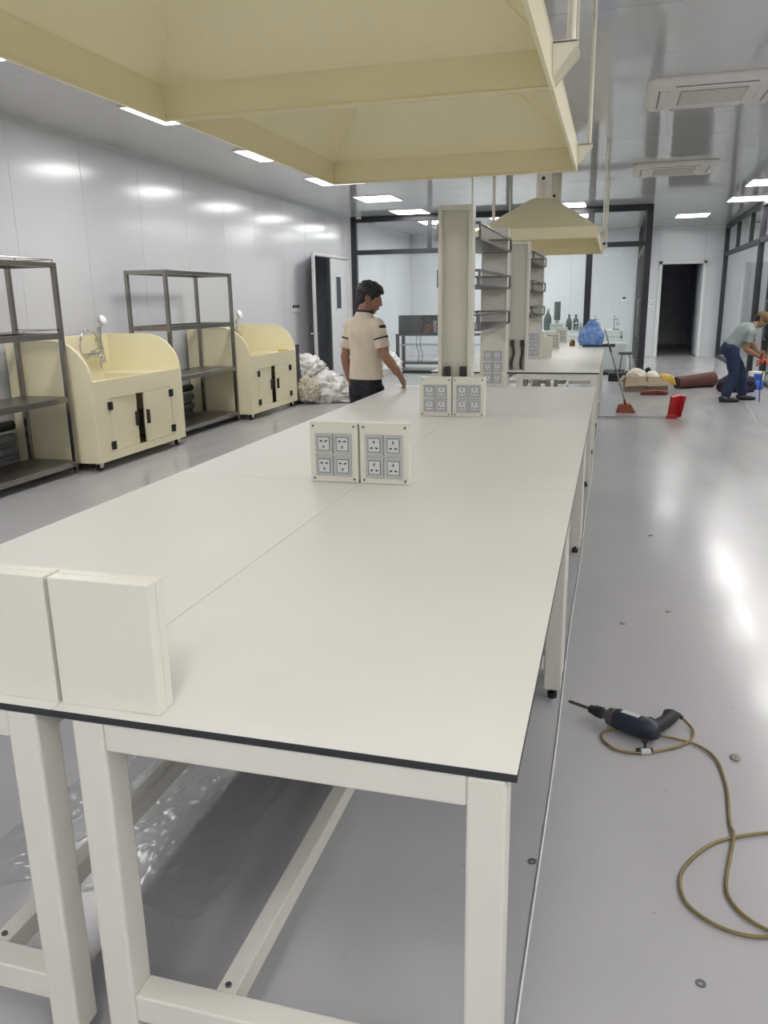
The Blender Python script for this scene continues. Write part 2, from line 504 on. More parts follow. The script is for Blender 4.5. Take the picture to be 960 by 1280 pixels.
# ---- glass partitions
def partition(name, a, b, full, upper, zr=2.65, tint='glass', w=.13, skip=()):
    """black-framed glazing from a to b (xy); full/upper: distances of full-height and transom posts"""
    a, b = Vector((a[0], a[1], 0)), Vector((b[0], b[1], 0))
    L = (b - a).length; t = (b - a) / L; n = Vector((-t.y, t.x, 0)); z = Vector((0, 0, 1))
    root = struct(name)
    def bx(s0, s1, z0, z1, th, m, nm, par=root):
        c = a + t * ((s0 + s1) / 2) + z * ((z0 + z1) / 2)
        return part(nm, MB().obox(c, t, n, z, (s1 - s0) / 2, th / 2, (z1 - z0) / 2), m, par, bevel=.004 if th > .03 else 0)
    bx(-w / 2, L + w / 2, ZC - .12, ZC - .002, .1, 'frame_black', 'rail')
    bx(-w / 2, L + w / 2, 0.002, .07, .1, 'frame_black', 'rail')
    bx(0, L, zr - .05, zr + .05, .09, 'frame_black', 'rail')
    for s in full: bx(s - w / 2, s + w / 2, .07, ZC - .12, .11, 'frame_black', 'post')
    for s in upper: bx(s - w * .35, s + w * .35, zr + .05, ZC - .12, .09, 'frame_black', 'post')
    allp = sorted(set(full) | set(upper))
    for s0, s1 in zip(allp, allp[1:]): bx(s0, s1, zr, ZC - .1, .01, 'glass', 'pane')
    for s0, s1 in zip(full, full[1:]):
        if (s0, s1) in skip: continue
        bx(s0, s1, .05, zr, .012, tint, 'pane')
    return root
gp = partition('window_1', (-5.66, YG), (.6, YG), [0, 3.42, 5.11, 6.26], [1.72], tint='frosted')
# glazed return of the inner room with a swing door standing in it
gr = partition('window_2', (.6, YG + .12), (.6, YB - .1), [0.0, .95, 1.9, 3.8, 5.6], [], w=.09)
for s in (.86, 1.04):
    part('handle', MB().tube([(.54, YG + .12 + s, .75), (.5, YG + .12 + s, .78), (.5, YG + .12 + s, 1.52), (.54, YG + .12 + s, 1.55)], .014, 8), 'screw', gr, smooth='auto')
gw = partition('window_3', (XR, 9.1), (XR, YB - .1), [0, 3.0, 6.0, 7.5, 9.0, 14.45], [10.4, 12.4], w=.13)
part('handle', MB().tube([(XR - .05, 16.3, .8), (XR - .09, 16.3, .83), (XR - .09, 16.3, 1.5), (XR - .05, 16.3, 1.53)], .014, 8), 'screw', gw, smooth='auto')
# ------------------------------------------------------------------ ceiling lights and units
LIGHTS = []
lm = MB().box(-.34, .34, -.4, .4, -.012, -.004).mesh('diffuser')
fm = MB().box(-.36, -.34, -.42, .42, -.014, -.001).box(.34, .36, -.42, .42, -.014, -.001).box(-.34, .34, -.42, -.4, -.014, -.001).box(-.34, .34, .4, .42, -.014, -.001).mesh('frame')
ORD = ['first', 'second', 'third', 'fourth', 'fifth', 'sixth', 'seventh', 'eighth', 'ninth', 'tenth', 'eleventh']
def light(x, y, label, group):
    t = thing('ceiling_light', label, 'ceiling light', (x, y, ZC), 0, group)
    link('frame', fm, 'white_trim', t); link('diffuser', lm, 'light_panel', t)
ly = [16.85 + .4 - 2.4 * i for i in range(9)]
for i, y in enumerate(ly):
    light(-4.22, y, 'ceiling light panel along the left wall, %s from the black-framed glass wall' % ORD[i], 'ceiling lights along the left wall')
for i, y in enumerate((17.55 - 2.4 * j for j in range(9))):
    light(2.38, y + .1, 'ceiling light panel along the right-hand glass, %s from the far doorway' % ORD[i], 'ceiling lights along the right side')
for y, lb in ((17.35, 'flat ceiling light panel beside the tall flue of the far hoods, before the glass wall'), (-.6, 'flat ceiling light panel above the near bench end'), (-2.2, 'flat ceiling light panel behind the viewer')):
    light(-1.0 if y > 0 else -.2, y, lb, 'ceiling lights over the benches')
light(1.62, 20.7, 'flat ceiling light panel just in front of the dark far doorway', 'ceiling lights at the far end')
for x, y, lb in ((-4.2, 19.75, 'ceiling light panel inside the glass room at its left'), (-.95, 19.6, 'ceiling light panel inside the glass room at its right'), (-2.6, 21.8, 'added fill light panel deep inside the glass room behind the white uprights'), (4.9, 14.5, 'added fill light panel in the room behind the right glass, nearer one'), (4.9, 20.0, 'added fill light panel in the room behind the right glass, farther one'), (4.9, 17.2, 'added fill light panel in the room behind the right glass, middle one'), (-1.3, 21.9, 'added fill light panel deep inside the glass room hidden behind the far hoods'), (-2.5, 19.6, 'added fill light panel inside the glass room just behind the middle post'), (-3.7, 22.2, 'added fill light panel in the far left corner of the glass room'), (4.3, 22.2, 'added fill light panel in the far corner of the right glass room'), (4.3, 11.5, 'added fill light panel at the near end of the right glass room')):  # all but the first two panels are unseen, added to brighten the far rooms
    light(x, y, lb, 'ceiling lights inside the glass rooms')

def ac_unit(x, y, label):
    t = thing('air_conditioner', label, 'air conditioner', (x, y, ZC), 0, 'ceiling air conditioners')
    prof = [(.56, -.002), (.56, -.02), (.53, -.05), (.50, -.06)]
    def sq(r, z, k=6):
        rc = .07; out = []
        for cx, cy, a0 in ((r - rc, r - rc, 0), (-r + rc, r - rc, 90), (-r + rc, -r + rc, 180), (r - rc, -r + rc, 270)):
            for i in range(k + 1):
                a = R(a0 + 90 * i / k); out.append((cx + rc * math.cos(a), cy + rc * math.sin(a), z))
        return out
    part('panel', MB().rings([sq(r, z) for r, z in prof]), 'ac_white', t, smooth='auto')
    for k in range(4):
        q = Matrix.Rotation(k * PI / 2, 4, 'Z')
        mb = MB(); mb.box(-.31, .31, .375, .445, -.066, -.058); mb.v = [tuple(q @ Vector(v)) for v in mb.v]
        fl = part('louvre', mb, 'ac_white', t, bevel=.006)
        mb = MB(); mb.box(-.33, .33, .452, .462, -.0655, -.056); mb.v = [tuple(q @ Vector(v)) for v in mb.v]
        part('slot', mb, 'ac_slot', fl)
    g = part('grille', MB().box(-.28, .28, -.28, .28, -.064, -.058), 'ac_grille', t, bevel=.004)
    sm = MB().box(-.27, .27, -.006, .006, -.069, -.062).mesh('slat')
    for k in range(15):
        link('slat', sm, 'ac_white', g, loc=(0, -.25 + k * .5 / 14, 0))
ac_unit(.74, 8.42, 'square white ceiling air conditioner with a grille, the nearer and larger-looking one')
ac_unit(.72, 13.05, 'square white ceiling air conditioner with a grille, the farther one')
cc = thing('security_camera', 'small white ceiling camera at the left end of the glass wall', 'camera', (-5.5, 17.74, ZC))
part('base', MB().lathe([(.05, -.001), (.06, -.02), (.06, -.05), (.05, -.06)], n=16), 'white_trim', cc, smooth='auto')
part('dome', MB().lathe([(.045, -.06), (.042, -.08), (.03, -.1), (.008, -.108)], n=16), 'black_plastic', cc, smooth=True)

# ------------------------------------------------------------------ lab benches
HB = .85
def bench(loc, L, W, label, legs, group, side):
    """bench unit: near end at y=0, legs at the given distances; side=+1: outer edge on +x"""
    t = thing('lab_bench', label, 'bench', loc, 0, group)
    x0, x1 = (-W / 2 + .0005, W / 2 - .0005)
    top = part('tabletop', MB().box(x0, x1, .0006, L - .0006, HB - .0155, HB - .001), 'bench_edge', t)
    part('surface', MB().box(x0 + .0004, x1 - .0004, .001, L - .001, HB - .0012, HB), 'bench_top', top)
    q = .068
    zt = HB - .016
    lx = (x0 + .05, x1 - .05)
    if side > 0: lx = (x0 + .075, x1 - .05)
    else: lx = (x0 + .05, x1 - .075)
    for yy in legs:
        for x in lx:
            lg = part('leg', MB().box(x - q / 2, x + q / 2, yy - q / 2, yy + q / 2, .045, zt), 'bench_frame', t, bevel=.006)
            part('foot', MB().cyl((x, yy, .0), (x, yy, .022), .02, n=14).cyl((x, yy, .02), (x, yy, .05), .009, n=8), 'rubber', lg, smooth='auto')
        part('apron', MB().box(lx[0] + q / 2, lx[1] - q / 2, yy - q / 2 + .002, yy + q / 2 - .002, zt - .06, zt), 'bench_frame', t, bevel=.004)
        part('cross_bar', MB().box(lx[0] + q / 2, lx[1] - q / 2, yy - q / 2 + .004, yy + q / 2 - .004, .13, .195), 'bench_frame', t, bevel=.004)
    a, b = legs[0], legs[-1]
    for x in lx:
        part('side_rail', MB().box(x - q / 2 + .004, x + q / 2 - .004, a + q / 2, b - q / 2, zt - .06, zt), 'bench_frame', t, bevel=.004)
    sx = -.16 * side
    st = part('stretcher', MB().box(sx - .022, sx + .022, a + q / 2 - .004, b - q / 2 + .004, .132, .188), 'bench_frame', t, bevel=.003)
    for yy in (a + .05, b - .05):
        part('bolt', MB().cyl((sx, yy, .189), (sx, yy, .194), .007, n=10).cyl((sx + .021, yy, .16), (sx + .027, yy, .16), .007, n=10), 'screw', st, smooth='auto')
    return t
XE, XS, XW = -.110, -1.001, -1.893
YS = [1.162, 3.215, 5.245, 7.20]
YS2 = [8.62, 10.67, 12.72, 14.77]
wd = ['near', 'middle', 'far']
for row, (ya, grp) in enumerate(((YS, 'benches of the near row'), (YS2, 'benches of the far row'))):
    for k in range(3):
        L = ya[k + 1] - ya[k]
        lg = [.035, L - .13]
        if row == 0 and k: lg = [.035, L - .13]
        where = (['nearest to the viewer, right half with its black front edge', 'between the first and second socket pairs, right half', 'behind the second socket pair, right half'],
                 ['in front of the second upright pair in the far row, right half', 'middle right unit of the far row', 'under the blue bag in the far row, right half'])[row][k]
        where2 = (['nearest to the viewer, left half cut by the frame', 'between the first and second socket pairs, left half', 'beside the standing man, left half'],
                  ['far row unit left of the second upright pair', 'middle left unit of the far row', 'last left unit of the far row'])[row][k]
        bench(((XE + XS) / 2, ya[k], 0), L, XE - XS, 'white lab bench, ' + where, lg, grp, 1)
        bench(((XW + XS) / 2, ya[k], 0), L, XS - XW, 'white lab bench, ' + where2, lg, grp, -1)

# ------------------------------------------------------------------ socket boxes
def socket_parts(parent, x, z, y, flip, sz=.076, hz=.086):
    """one socket plate on a -y facing front; flip=True: earth pin below"""
    pl = part('socket_plate', MESH('socket_plate', lambda: MB().box(-.038, .038, -.009, 0, -.043, .043).box(-.012, .012, -.0102, -.009, .036, .039)), 'plate_grey', parent, bevel=.003, loc=(x, y, z))
    part('rim', MESH('rim', lambda: MB().box(-.027, .027, -.0098, -.0085, -.03, .03)), 'slot_dark', pl)
    part('insert', MESH('insert', lambda: MB().box(-.0245, .0245, -.0112, -.009, -.0275, .0275)), 'insert_grey', pl)
    s = -1 if flip else 1
    def pins():
        m = MB().box(-.003, .003, -.0118, -.011, s * .013 - .006, s * .013 + .006)
        for k in (-1, 1):
            m.obox((k * .011, -.0114, -s * .012), Vector((math.cos(.3 * k * s), 0, math.sin(-.3 * k * s))), Vector((0, 1, 0)), Vector((math.sin(.3 * k * s), 0, math.cos(.3 * k * s))), .0058, .0005, .0032)
        return m
    part('pin_holes', MESH('pin_holes%d' % s, pins), 'slot_dark', pl)
_ms = {}
def MESH(key, fn):
    if key not in _ms: _ms[key] = fn().mesh(key.rstrip('-01'))
    return _ms[key]
def socket_box(loc, label, rz=0., flip=False, w=.214, h=.26, d=.052, front=True):
    t = thing('socket_box', label, 'socket box', loc, rz, 'socket boxes on the benches')
    part('cover', MB().box(-w / 2, w / 2, -.0, .024, .001, h), 'box_white', t, bevel=.003)
    part('body', MB().box(-w / 2 + .0005, w / 2 - .0005, .0248, d, 0, h), 'box_white', t, bevel=.002)
    part('gasket', MB().box(-w / 2 + .006, w / 2 - .006, .02, .03, .004, h - .006), 'plate_grey', t)
    if front:
        for r in range(2):
            for c in range(2):
                socket_parts(t, -.0415 + c * .083, .073 + r * .095, 0, flip)
        for sx in (-1, 1):
            for z in (.016, h - .018):
                part('screw', MESH('screw', lambda: MB().cyl((0, -.002, 0), (0, .002, 0), .0055, n=10)), 'screw', t, loc=(sx * (w / 2 - .017), 0, z))
    return t
WB = .217
# front pair turns its plain backs to the viewer
socket_box((XS + .003 + WB / 2, 1.19 + .052, HB), 'plain white back of the socket box at the near bench edge, right one', PI)
socket_box((XS - .003 - WB / 2, 1.19 + .052, HB), 'plain white back of the socket box at the near bench edge, left one', PI)
socket_box((-1.008 - WB / 2, 3.172, HB), 'white box with four grey sockets, left of the nearer pair facing the viewer', 0, True)
socket_box((-1.002 + WB / 2, 3.172, HB), 'white box with four grey sockets, right of the nearer pair facing the viewer', 0, False)
socket_box((-1.002 - WB / 2, 5.218, HB), 'white box with four grey sockets before the first upright, left one', 0, False)
socket_box((-.998 + WB / 2, 5.218, HB), 'white box with four grey sockets before the first upright, right one', 0, False)
socket_box((-.87, 10.98, HB), 'plain-backed white socket box against the rearmost upright', PI)
socket_box((-.88, 12.72, HB), 'white box with four sockets, second behind the rearmost upright', 0, False)
socket_box((-1.11, 12.72, HB), 'white box with four sockets partly hidden behind the rearmost upright', 0, False)
socket_box((-.86, 14.5, HB), 'white box with four sockets nearest the glass wall on the far bench', 0, False)

# ------------------------------------------------------------------ reagent racks on the bench spine
def reagent_rack(loc, label):
    t = thing('reagent_rack', label, 'shelf rack', loc, 0, 'reagent racks on the benches')
    W, ZT, D = .225, 2.18 - HB, .11
    D2 = 1.80
    # front upright: open channel facing the viewer
    u = part('upright', MB().box(-W / 2, -W / 2 + .026, 0, D, 0, ZT).box(W / 2 - .026, W / 2, 0, D, 0, ZT).box(-W / 2 + .026, W / 2 - .026, 0, D, ZT - .03, ZT), 'pillar', t, bevel=.003)
    part('channel', MB().box(-W / 2 + .026, W / 2 - .026, .045, .06, 0, ZT - .03), 'pillar_in', u)
    for s in (-1, 1):
        part('cable_clip', MB().box(s * .052 - .02, s * .052 + .02, .012, .045, .255, .32), 'cable_dark', u, bevel=.004)
        part('cable', MB().tube([(s * .05, .03, .27), (s * .045 + .01, .03, .18), (s * .05 - .008, .028, .08), (s * .05, .03, 0.012)], .014, 7, smooth=5), 'cable_dark', u, smooth=True)
    # rear upright: closed, with six sockets low down
    r = part('upright', MB().box(-W / 2, W / 2, D2, D2 + D, 0, ZT), 'pillar', t, bevel=.004)
    for c in range(2):
        for k in range(3):
            socket_parts(t, -.042 + c * .084, .075 + k * .1, D2, False)
    for s in (-1, 1):
        part('edge_fold', MB().box(s * (W / 2 - .008) - .004, s * (W / 2 - .008) + .004, D2 - .003, D2 + .002, .38, ZT - .01), 'pillar_in', r)
    # three guarded shelves between the uprights
    for z in (1.405, 1.69, 1.985):
        z0 = z - HB; z1 = z0 + .095
        X = W / 2 + .025
        sh = part('shelf', MB().box(-X + .005, X - .005, D + .004, D2 - .004, z0 - .004, z0 + .006), 'shelf_steel', t)
        for s in (-1, 1):
            x = s * X
            ya, yb = .13, D2 - .03
            for zz in (z0, z1):
                part('guard_rail', MB().bar((x, ya, zz), (x, yb, zz), .016, .018), 'guard_steel', sh, bevel=.002)
            for yy in (ya, yb):
                part('guard_post', MB().box(x - .008, x + .008, yy - .008, yy + .008, z0 - .008, z1 + .008), 'guard_steel', sh)
        for yy in (.13, D2 - .03):
            for zz in (z0, z1):
                part('guard_rail', MB().bar((-X, yy, zz), (X, yy, zz), .014, .016), 'guard_steel', sh)
        part('bracket', MB().box(-W / 2 + .01, W / 2 - .01, D - .002, D + .012, z0 - .03, z0 + .06), 'shelf_steel', sh)
    return t
reagent_rack((-1.0, 5.30, HB), 'tall white upright rack with three guarded steel shelves on the near bench row')
reagent_rack((-.99, 8.86, HB), 'tall white upright rack with three guarded steel shelves on the far bench row')

# ------------------------------------------------------------------ exhaust hoods
def hood(loc, L, W, label, slotted=True):
    """canopy hood, centre at loc (lower rim height)"""
    t = thing('exhaust_hood', label, 'exhaust hood', loc, 0, 'canopy hoods over the benches')
    hs, ha, rt = .125, .556, .14
    def rect(x, y, z): return [(-x, -y, z), (x, -y, z), (x, y, z), (-x, y, z)]
    th = .004
    w, l = W / 2, L / 2
    # skirt: folded sheet, hollow
    part('skirt', MB().rings([rect(w, l, 0), rect(w, l, hs), rect(w - th, l - th, hs), rect(w - th, l - th, 0)], cap=False, closed=True), 'cream', t)
    part('rim', MB().rings([rect(w + .003, l + .003, -.004), rect(w + .003, l + .003, .012), rect(w - .010, l - .010, .006), rect(w - .010, l - .010, -.004)], cap=False, closed=True), 'cream', t)
    # four sloped canopy sheets
    O = [(-w, -l), (w, -l), (w, l), (-w, l)]; I = [(-rt, -rt), (rt, -rt), (rt, rt), (-rt, rt)]
    for k in range(4):
        a, b, c, d = O[k], O[(k + 1) % 4], I[(k + 1) % 4], I[k]
        P = [Vector((a[0], a[1], hs)), Vector((b[0], b[1], hs)), Vector((c[0], c[1], ha)), Vector((d[0], d[1], ha))]
        n = (P[1] - P[0]).cross(P[3] - P[0]).normalized() * -.003
        part('canopy_sheet', MB().add(P + [p + n for p in P], [(0, 1, 2, 3), (7, 6, 5, 4), (0, 4, 5, 1), (1, 5, 6, 2), (2, 6, 7, 3), (3, 7, 4, 0)]), 'cream', t)
    # seam flanges along the hips inside
    for k in range(4):
        part('hip_seam', MB().bar((O[k][0] * .995, O[k][1] * .995, hs - .002), (I[k][0], I[k][1], ha - .004), .008, .006), 'cream', t)
    part('seam', MB().rings([rect(w + .002, l + .002, hs - .005), rect(w + .002, l + .002, hs + .005), rect(w - .007, l - .007, hs + .005), rect(w - .007, l - .007, hs - .005)], cap=False, closed=True), 'cream', t)
    fl = part('flue', MB().cyl((0, 0, ha - .03), (0, 0, ZC - loc[2] + .02), .1, n=28), 'cream_white', t, smooth='auto')
    part('collar', MB().cyl((0, 0, ha - .012), (0, 0, ha + .02), .135, n=28), 'cream', t, smooth='auto')
    part('sampling_plug', MB().cyl((0, -.104, ha + .25), (0, -.09, ha + .25), .022, n=12), 'rubber', fl)
    # hangers: gusset bracket + slotted strut up to the ceiling
    for sx in (-1, 1):
        for sy in (-1, 1):
            x = sx * (w + .002); y = sy * (l - .05)
            g = part('gusset', MB().prism([(x, .02), (x, .125), (x + sx * .08, .125), (x + sx * .08, .112)], 'y', y - .022, y - .016)
                     .prism([(x, .02), (x, .125), (x + sx * .08, .125), (x + sx * .08, .112)], 'y', y + .016, y + .022)
                     .box(min(x, x + sx * .08), max(x, x + sx * .08), y - .022, y + .022, .121, .128), 'cream_white', t)
            if sy > 0 or not slotted:
                xr = x + sx * .06
                part('hanger_rod', MB().cyl((xr, y, .11), (xr, y, ZC - loc[2]), .011, n=10), 'cream_white', t, smooth='auto')
            else:
                xr = x + sx * .055
                s = part('hanger_strut', MB().box(xr - .003, xr + .003, y - .022, y + .022, .129, ZC - loc[2]).box(xr - .02, xr + .02, y - .022, y - .019, .129, ZC - loc[2]).box(xr - .02, xr + .02, y + .019, y + .022, .129, ZC - loc[2]), 'cream_white', t)
                sl = MB()
                for q in range(20):
                    zz = .17 + q * .045
                    if zz < ZC - loc[2] - .03: sl.box(xr - .007, xr + .007, y - .0232, y - .0218, zz, zz + .022)
                part('slots', sl, 'slot_dark', s)['kind'] = 'stuff'
    return t
ZH = 2.30
hood((-.995, 2.10, ZH), 1.97, 1.5, 'large cream canopy hood overhead, nearest and cut by the top of the frame')
hood((-.975, 4.05, ZH), 1.90, 1.46, 'large cream canopy hood seen from below, second from the viewer')
hood((-.97, 11.35, ZH), 1.90, 1.46, 'cream pyramid hood with white flue above the far bench, nearer of the far two', False)
hood((-.97, 13.3, ZH), 1.90, 1.46, 'cream pyramid hood farthest from the viewer, behind another hood', False)

# ------------------------------------------------------------------ cream sinks on castors
def sink(loc, label):
    """front faces +x; length along y from 0, front plane at x=0"""
    t = thing('wash_sink', label, 'sink', loc, 0, 'cream wash sinks along the left wall')
    L, D, z0, zt, zb = 1.70, .94, .085, .885, 1.28
    prof = [(-D, z0), (0, z0), (0, zt)]
    for i in range(1, 11):
        a = PI / 2 * i / 10
        prof.append((-.42 + .42 * math.cos(a), zt - .02 + (zb - zt + .02) * math.sin(a)))
    prof.append((-D, zb))
    for y in (0, L - .03):
        part('side_panel', MB().prism(prof, 'y', y, y + .03), 'sink_cream', t, bevel=.004)
    part('back_panel', MB().box(-D, -D + .03, .03, L - .03, z0, zb), 'sink_cream', t, bevel=.003)
    # front apron around the door opening
    oy0, oy1, oz0, oz1 = .25, L - .27, .16, .70
    part('front_panel', MB().box(-.025, -.001, .03, oy0, z0, zt).box(-.025, -.001, oy1, L - .03, z0, zt).box(-.025, -.001, oy0, oy1, z0, oz0).box(-.025, -.001, oy0, oy1, oz1, zt), 'sink_cream', t)
    part('bottom', MB().box(-D + .03, -.026, .03, L - .03, z0, z0 + .02), 'sink_cream', t)
    # worktop with a basin let in
    by0, by1, bx0, bx1 = .42, 1.28, -.74, -.2
    zw = .862
    part('worktop', MB().box(-D + .03, bx0, .03, L - .03, zw - .02, zw).box(bx1, -.026, .03, L - .03, zw - .02, zw).box(bx0, bx1, .03, by0, zw - .02, zw).box(bx0, bx1, by1, L - .03, zw - .02, zw), 'sink_cream', t)
    part('basin', MB().box(bx0 - .008, bx0, by0 - .008, by1 + .008, .5, zw - .02).box(bx1, bx1 + .008, by0 - .008, by1 + .008, .5, zw - .02).box(bx0, bx1, by0 - .008, by0, .5, zw - .02).box(bx0, bx1, by1, by1 + .008, .5, zw - .02).box(bx0 - .008, bx1 + .008, by0 - .008, by1 + .008, .49, .5), 'sink_cream', t)
    mid = (oy0 + oy1) / 2
    for k in (0, 1):
        if k == 0:
            a, b, ang = oy0 + .004, mid - .06, R(-4.5)
            hy_ = a
        else:
            a, b, ang = mid + .04, oy1 - .004, 0
            hy_ = b
        # leaves hang from black hinges at the outer edge
        d = part('door', MB().box(-.02, 0, a - hy_, b - hy_, oz0 + .004 - .43, oz1 - .004 - .43), 'sink_cream', t, bevel=.002, loc=(0, hy_, .43))
        d.rotation_euler = (0, 0, R(3.5) if k == 0 else 0)
        hd = (b - hy_) - .035 if k == 0 else (a - hy_) + .035
        part('handle', MB().box(0, .028, hd - .018, hd + .018, -.07, .08), 'black_plastic', d, bevel=.006)
        for z in (-.2, .2):
            c = .0
            part('hinge', MB().box(0.0, .014, -.04 + c, .04 + c, z - .04, z + .04).cyl((.016, 0, z - .04), (.016, 0, z + .04), .01, n=10), 'black_plastic', d, bevel=.003)
    for x in (-.07, -D + .08):
        for y in (.09, L - .09):
            cst = part('castor', MB().box(x - .03, x + .03, y - .035, y + .035, z0 - .012, z0).prism([(y - .03, z0 - .012), (y + .03, z0 - .012), (y + .03, .045), (y + .01, .03), (y - .02, .03)], 'x', x - .026, x - .021).prism([(y - .03, z0 - .012), (y + .03, z0 - .012), (y + .03, .045), (y + .01, .03), (y - .02, .03)], 'x', x + .021, x + .026), 'white_trim', t)
            part('wheel', MB().cyl((x - .018, y, .036), (x + .018, y, .036), .036, n=18), 'rubber', cst, smooth='auto')
    # chrome wall mixer with hand shower on the back panel
    fx, fy, fz = -D + .03, 1.25, 1.06
    fa = part('faucet', MB().cyl((fx, fy - .09, fz), (fx + .07, fy - .09, fz), .026, n=14).cyl((fx, fy + .09, fz), (fx + .07, fy + .09, fz), .026, n=14).cyl((fx + .075, fy - .13, fz), (fx + .075, fy + .13, fz), .028, n=14)
              .tube([(fx + .08, fy, fz), (fx + .1, fy, fz + .02), (fx + .16, fy, fz + .005), (fx + .19, fy, fz - .05), (fx + .19, fy, fz - .09)], .016, 10, smooth=5), 'chrome', t, smooth='auto')
    part('lever', MB().tube([(fx + .08, fy, fz + .03), (fx + .12, fy, fz + .06), (fx + .2, fy + .03, fz + .07)], .01, 8, smooth=4).cyl((fx + .075, fy, fz), (fx + .075, fy, fz + .05), .026, n=14), 'chrome', fa, smooth='auto')
    ri = part('riser', MB().cyl((fx + .03, fy + .2, .9), (fx + .03, fy + .2, 1.36), .012, n=10).box(fx + .0, fx + .05, fy + .17, fy + .23, 1.2, 1.24), 'chrome', t, smooth='auto')
    part('shower_head', MB().tube([(fx + .05, fy + .2, 1.24), (fx + .06, fy + .2, 1.34), (fx + .09, fy + .2, 1.42)], .014, 8, smooth=4).cyl((fx + .07, fy + .2, 1.42), (fx + .115, fy + .2, 1.46 - .02), .045, .06, n=18), 'chrome', ri, smooth='auto')
    part('hose', MB().tube([(fx + .08, fy - .1, fz - .03), (fx + .1, fy - .19, fz - .02), (fx + .1, fy - .26, fz + .1), (fx + .09, fy - .16, fz + .26), (fx + .1, fy + .02, fz + .24), (fx + .12, fy + .13, fz + .02), (fx + .1, fy + .19, fz - .09), (fx + .06, fy + .22, fz + .02), (fx + .05, fy + .2, fz + .2)], .011, 8, smooth=7), 'chrome', fa, smooth=True)
    return t
sink((-4.8, 6.70, 0), 'cream wash sink cabinet with curved sides and chrome mixer, nearer of the two')
sink((-4.8, 10.28, 0), 'cream wash sink cabinet with curved sides and chrome mixer, farther of the two')
sp = solid('sponge', MB().box(-.06, .06, -.04, .04, 0, .045), 'yellow', 'small yellow sponge on the front ledge of the farther cream sink', 'sponge', bevel=.008, loc=(-4.87, 11.62, .862))

# ------------------------------------------------------------------ steel racks
def steel_rack(loc, L, label, wires=False):
    t = thing('steel_rack', label, 'rack', loc, 0, 'stainless racks along the left wall')
    D, q = .55, .042
    H = 1.99
    for x in (-q / 2, -D + q / 2):
        for y in (q / 2, L - q / 2):
            lg = part('post', MB().box(x - q / 2, x + q / 2, y - q / 2, y + q / 2, .03, H), 'steel', t, bevel=.003)
            part('foot', MB().cyl((x, y, 0), (x, y, .03), .017, n=12), 'rubber' if not wires else 'steel', lg, smooth='auto')
    def frame(z, h):
        part('beam', MB().box(-q + .004, -.004, q, L - q, z - h, z), 'steel', t, bevel=.003)
        part('beam', MB().box(-D + .004, -D + q - .004, q, L - q, z - h, z), 'steel', t, bevel=.003)
        for y in (0, L - q):
            part('beam', MB().box(-D + q, -q, y + .004, y + q - .004, z - h, z), 'steel', t, bevel=.003)
    frame(H, .045)
    frame(1.355, .055)
    for z in (.755, .13):
        frame(z, .055)
        part('shelf', MB().box(-D + .02, -.02, .02, L - .02, z - .012, z + .001), 'shelf_steel', t)
    if wires:
        for z in (H + .025, 1.385):
            part('wire_rail', MB().tube([(-.02, .02, z), (-.02, L - .02, z), (-D + .02, L - .02, z)], .005, 6), 'steel', t)
            for y in (.3, .75, 1.2, L - .03):
                part('wire_post', MB().cyl((-.02, y, z - .04), (-.02, y, z), .005, n=6), 'steel', t)
    return t
steel_rack((-5.0, 4.92, 0), 1.72, 'stainless steel shelving rack cut by the left frame edge', True)
steel_rack((-5.0, 8.57, 0), 1.70, 'stainless steel shelving rack standing between the two cream sinks')
# dark pipes stored along the wall behind the racks
for k, (ya, yb, lb) in enumerate(((4.6, 6.6, 'behind the leftmost rack'), (8.5, 10.2, 'behind the rack between the sinks'))):
    for j in range(4):
        solid('pipe', MB().cyl((-5.7, ya, .09 + .125 * j), (-5.7, yb, .09 + .125 * j), .05, n=16).box(-5.79, -5.70, ya + .2, ya + .24, .07 + .125 * j, .11 + .125 * j).box(-5.79, -5.70, yb - .24, yb - .2, .07 + .125 * j, .11 + .125 * j),
              'black_plastic' if j == 3 else 'grey_plastic', ('black' if j == 3 else 'grey') + ' pipe %s, %s from the floor' % (lb, ORD[j]), 'pipe', 'auto', group='wall pipes')

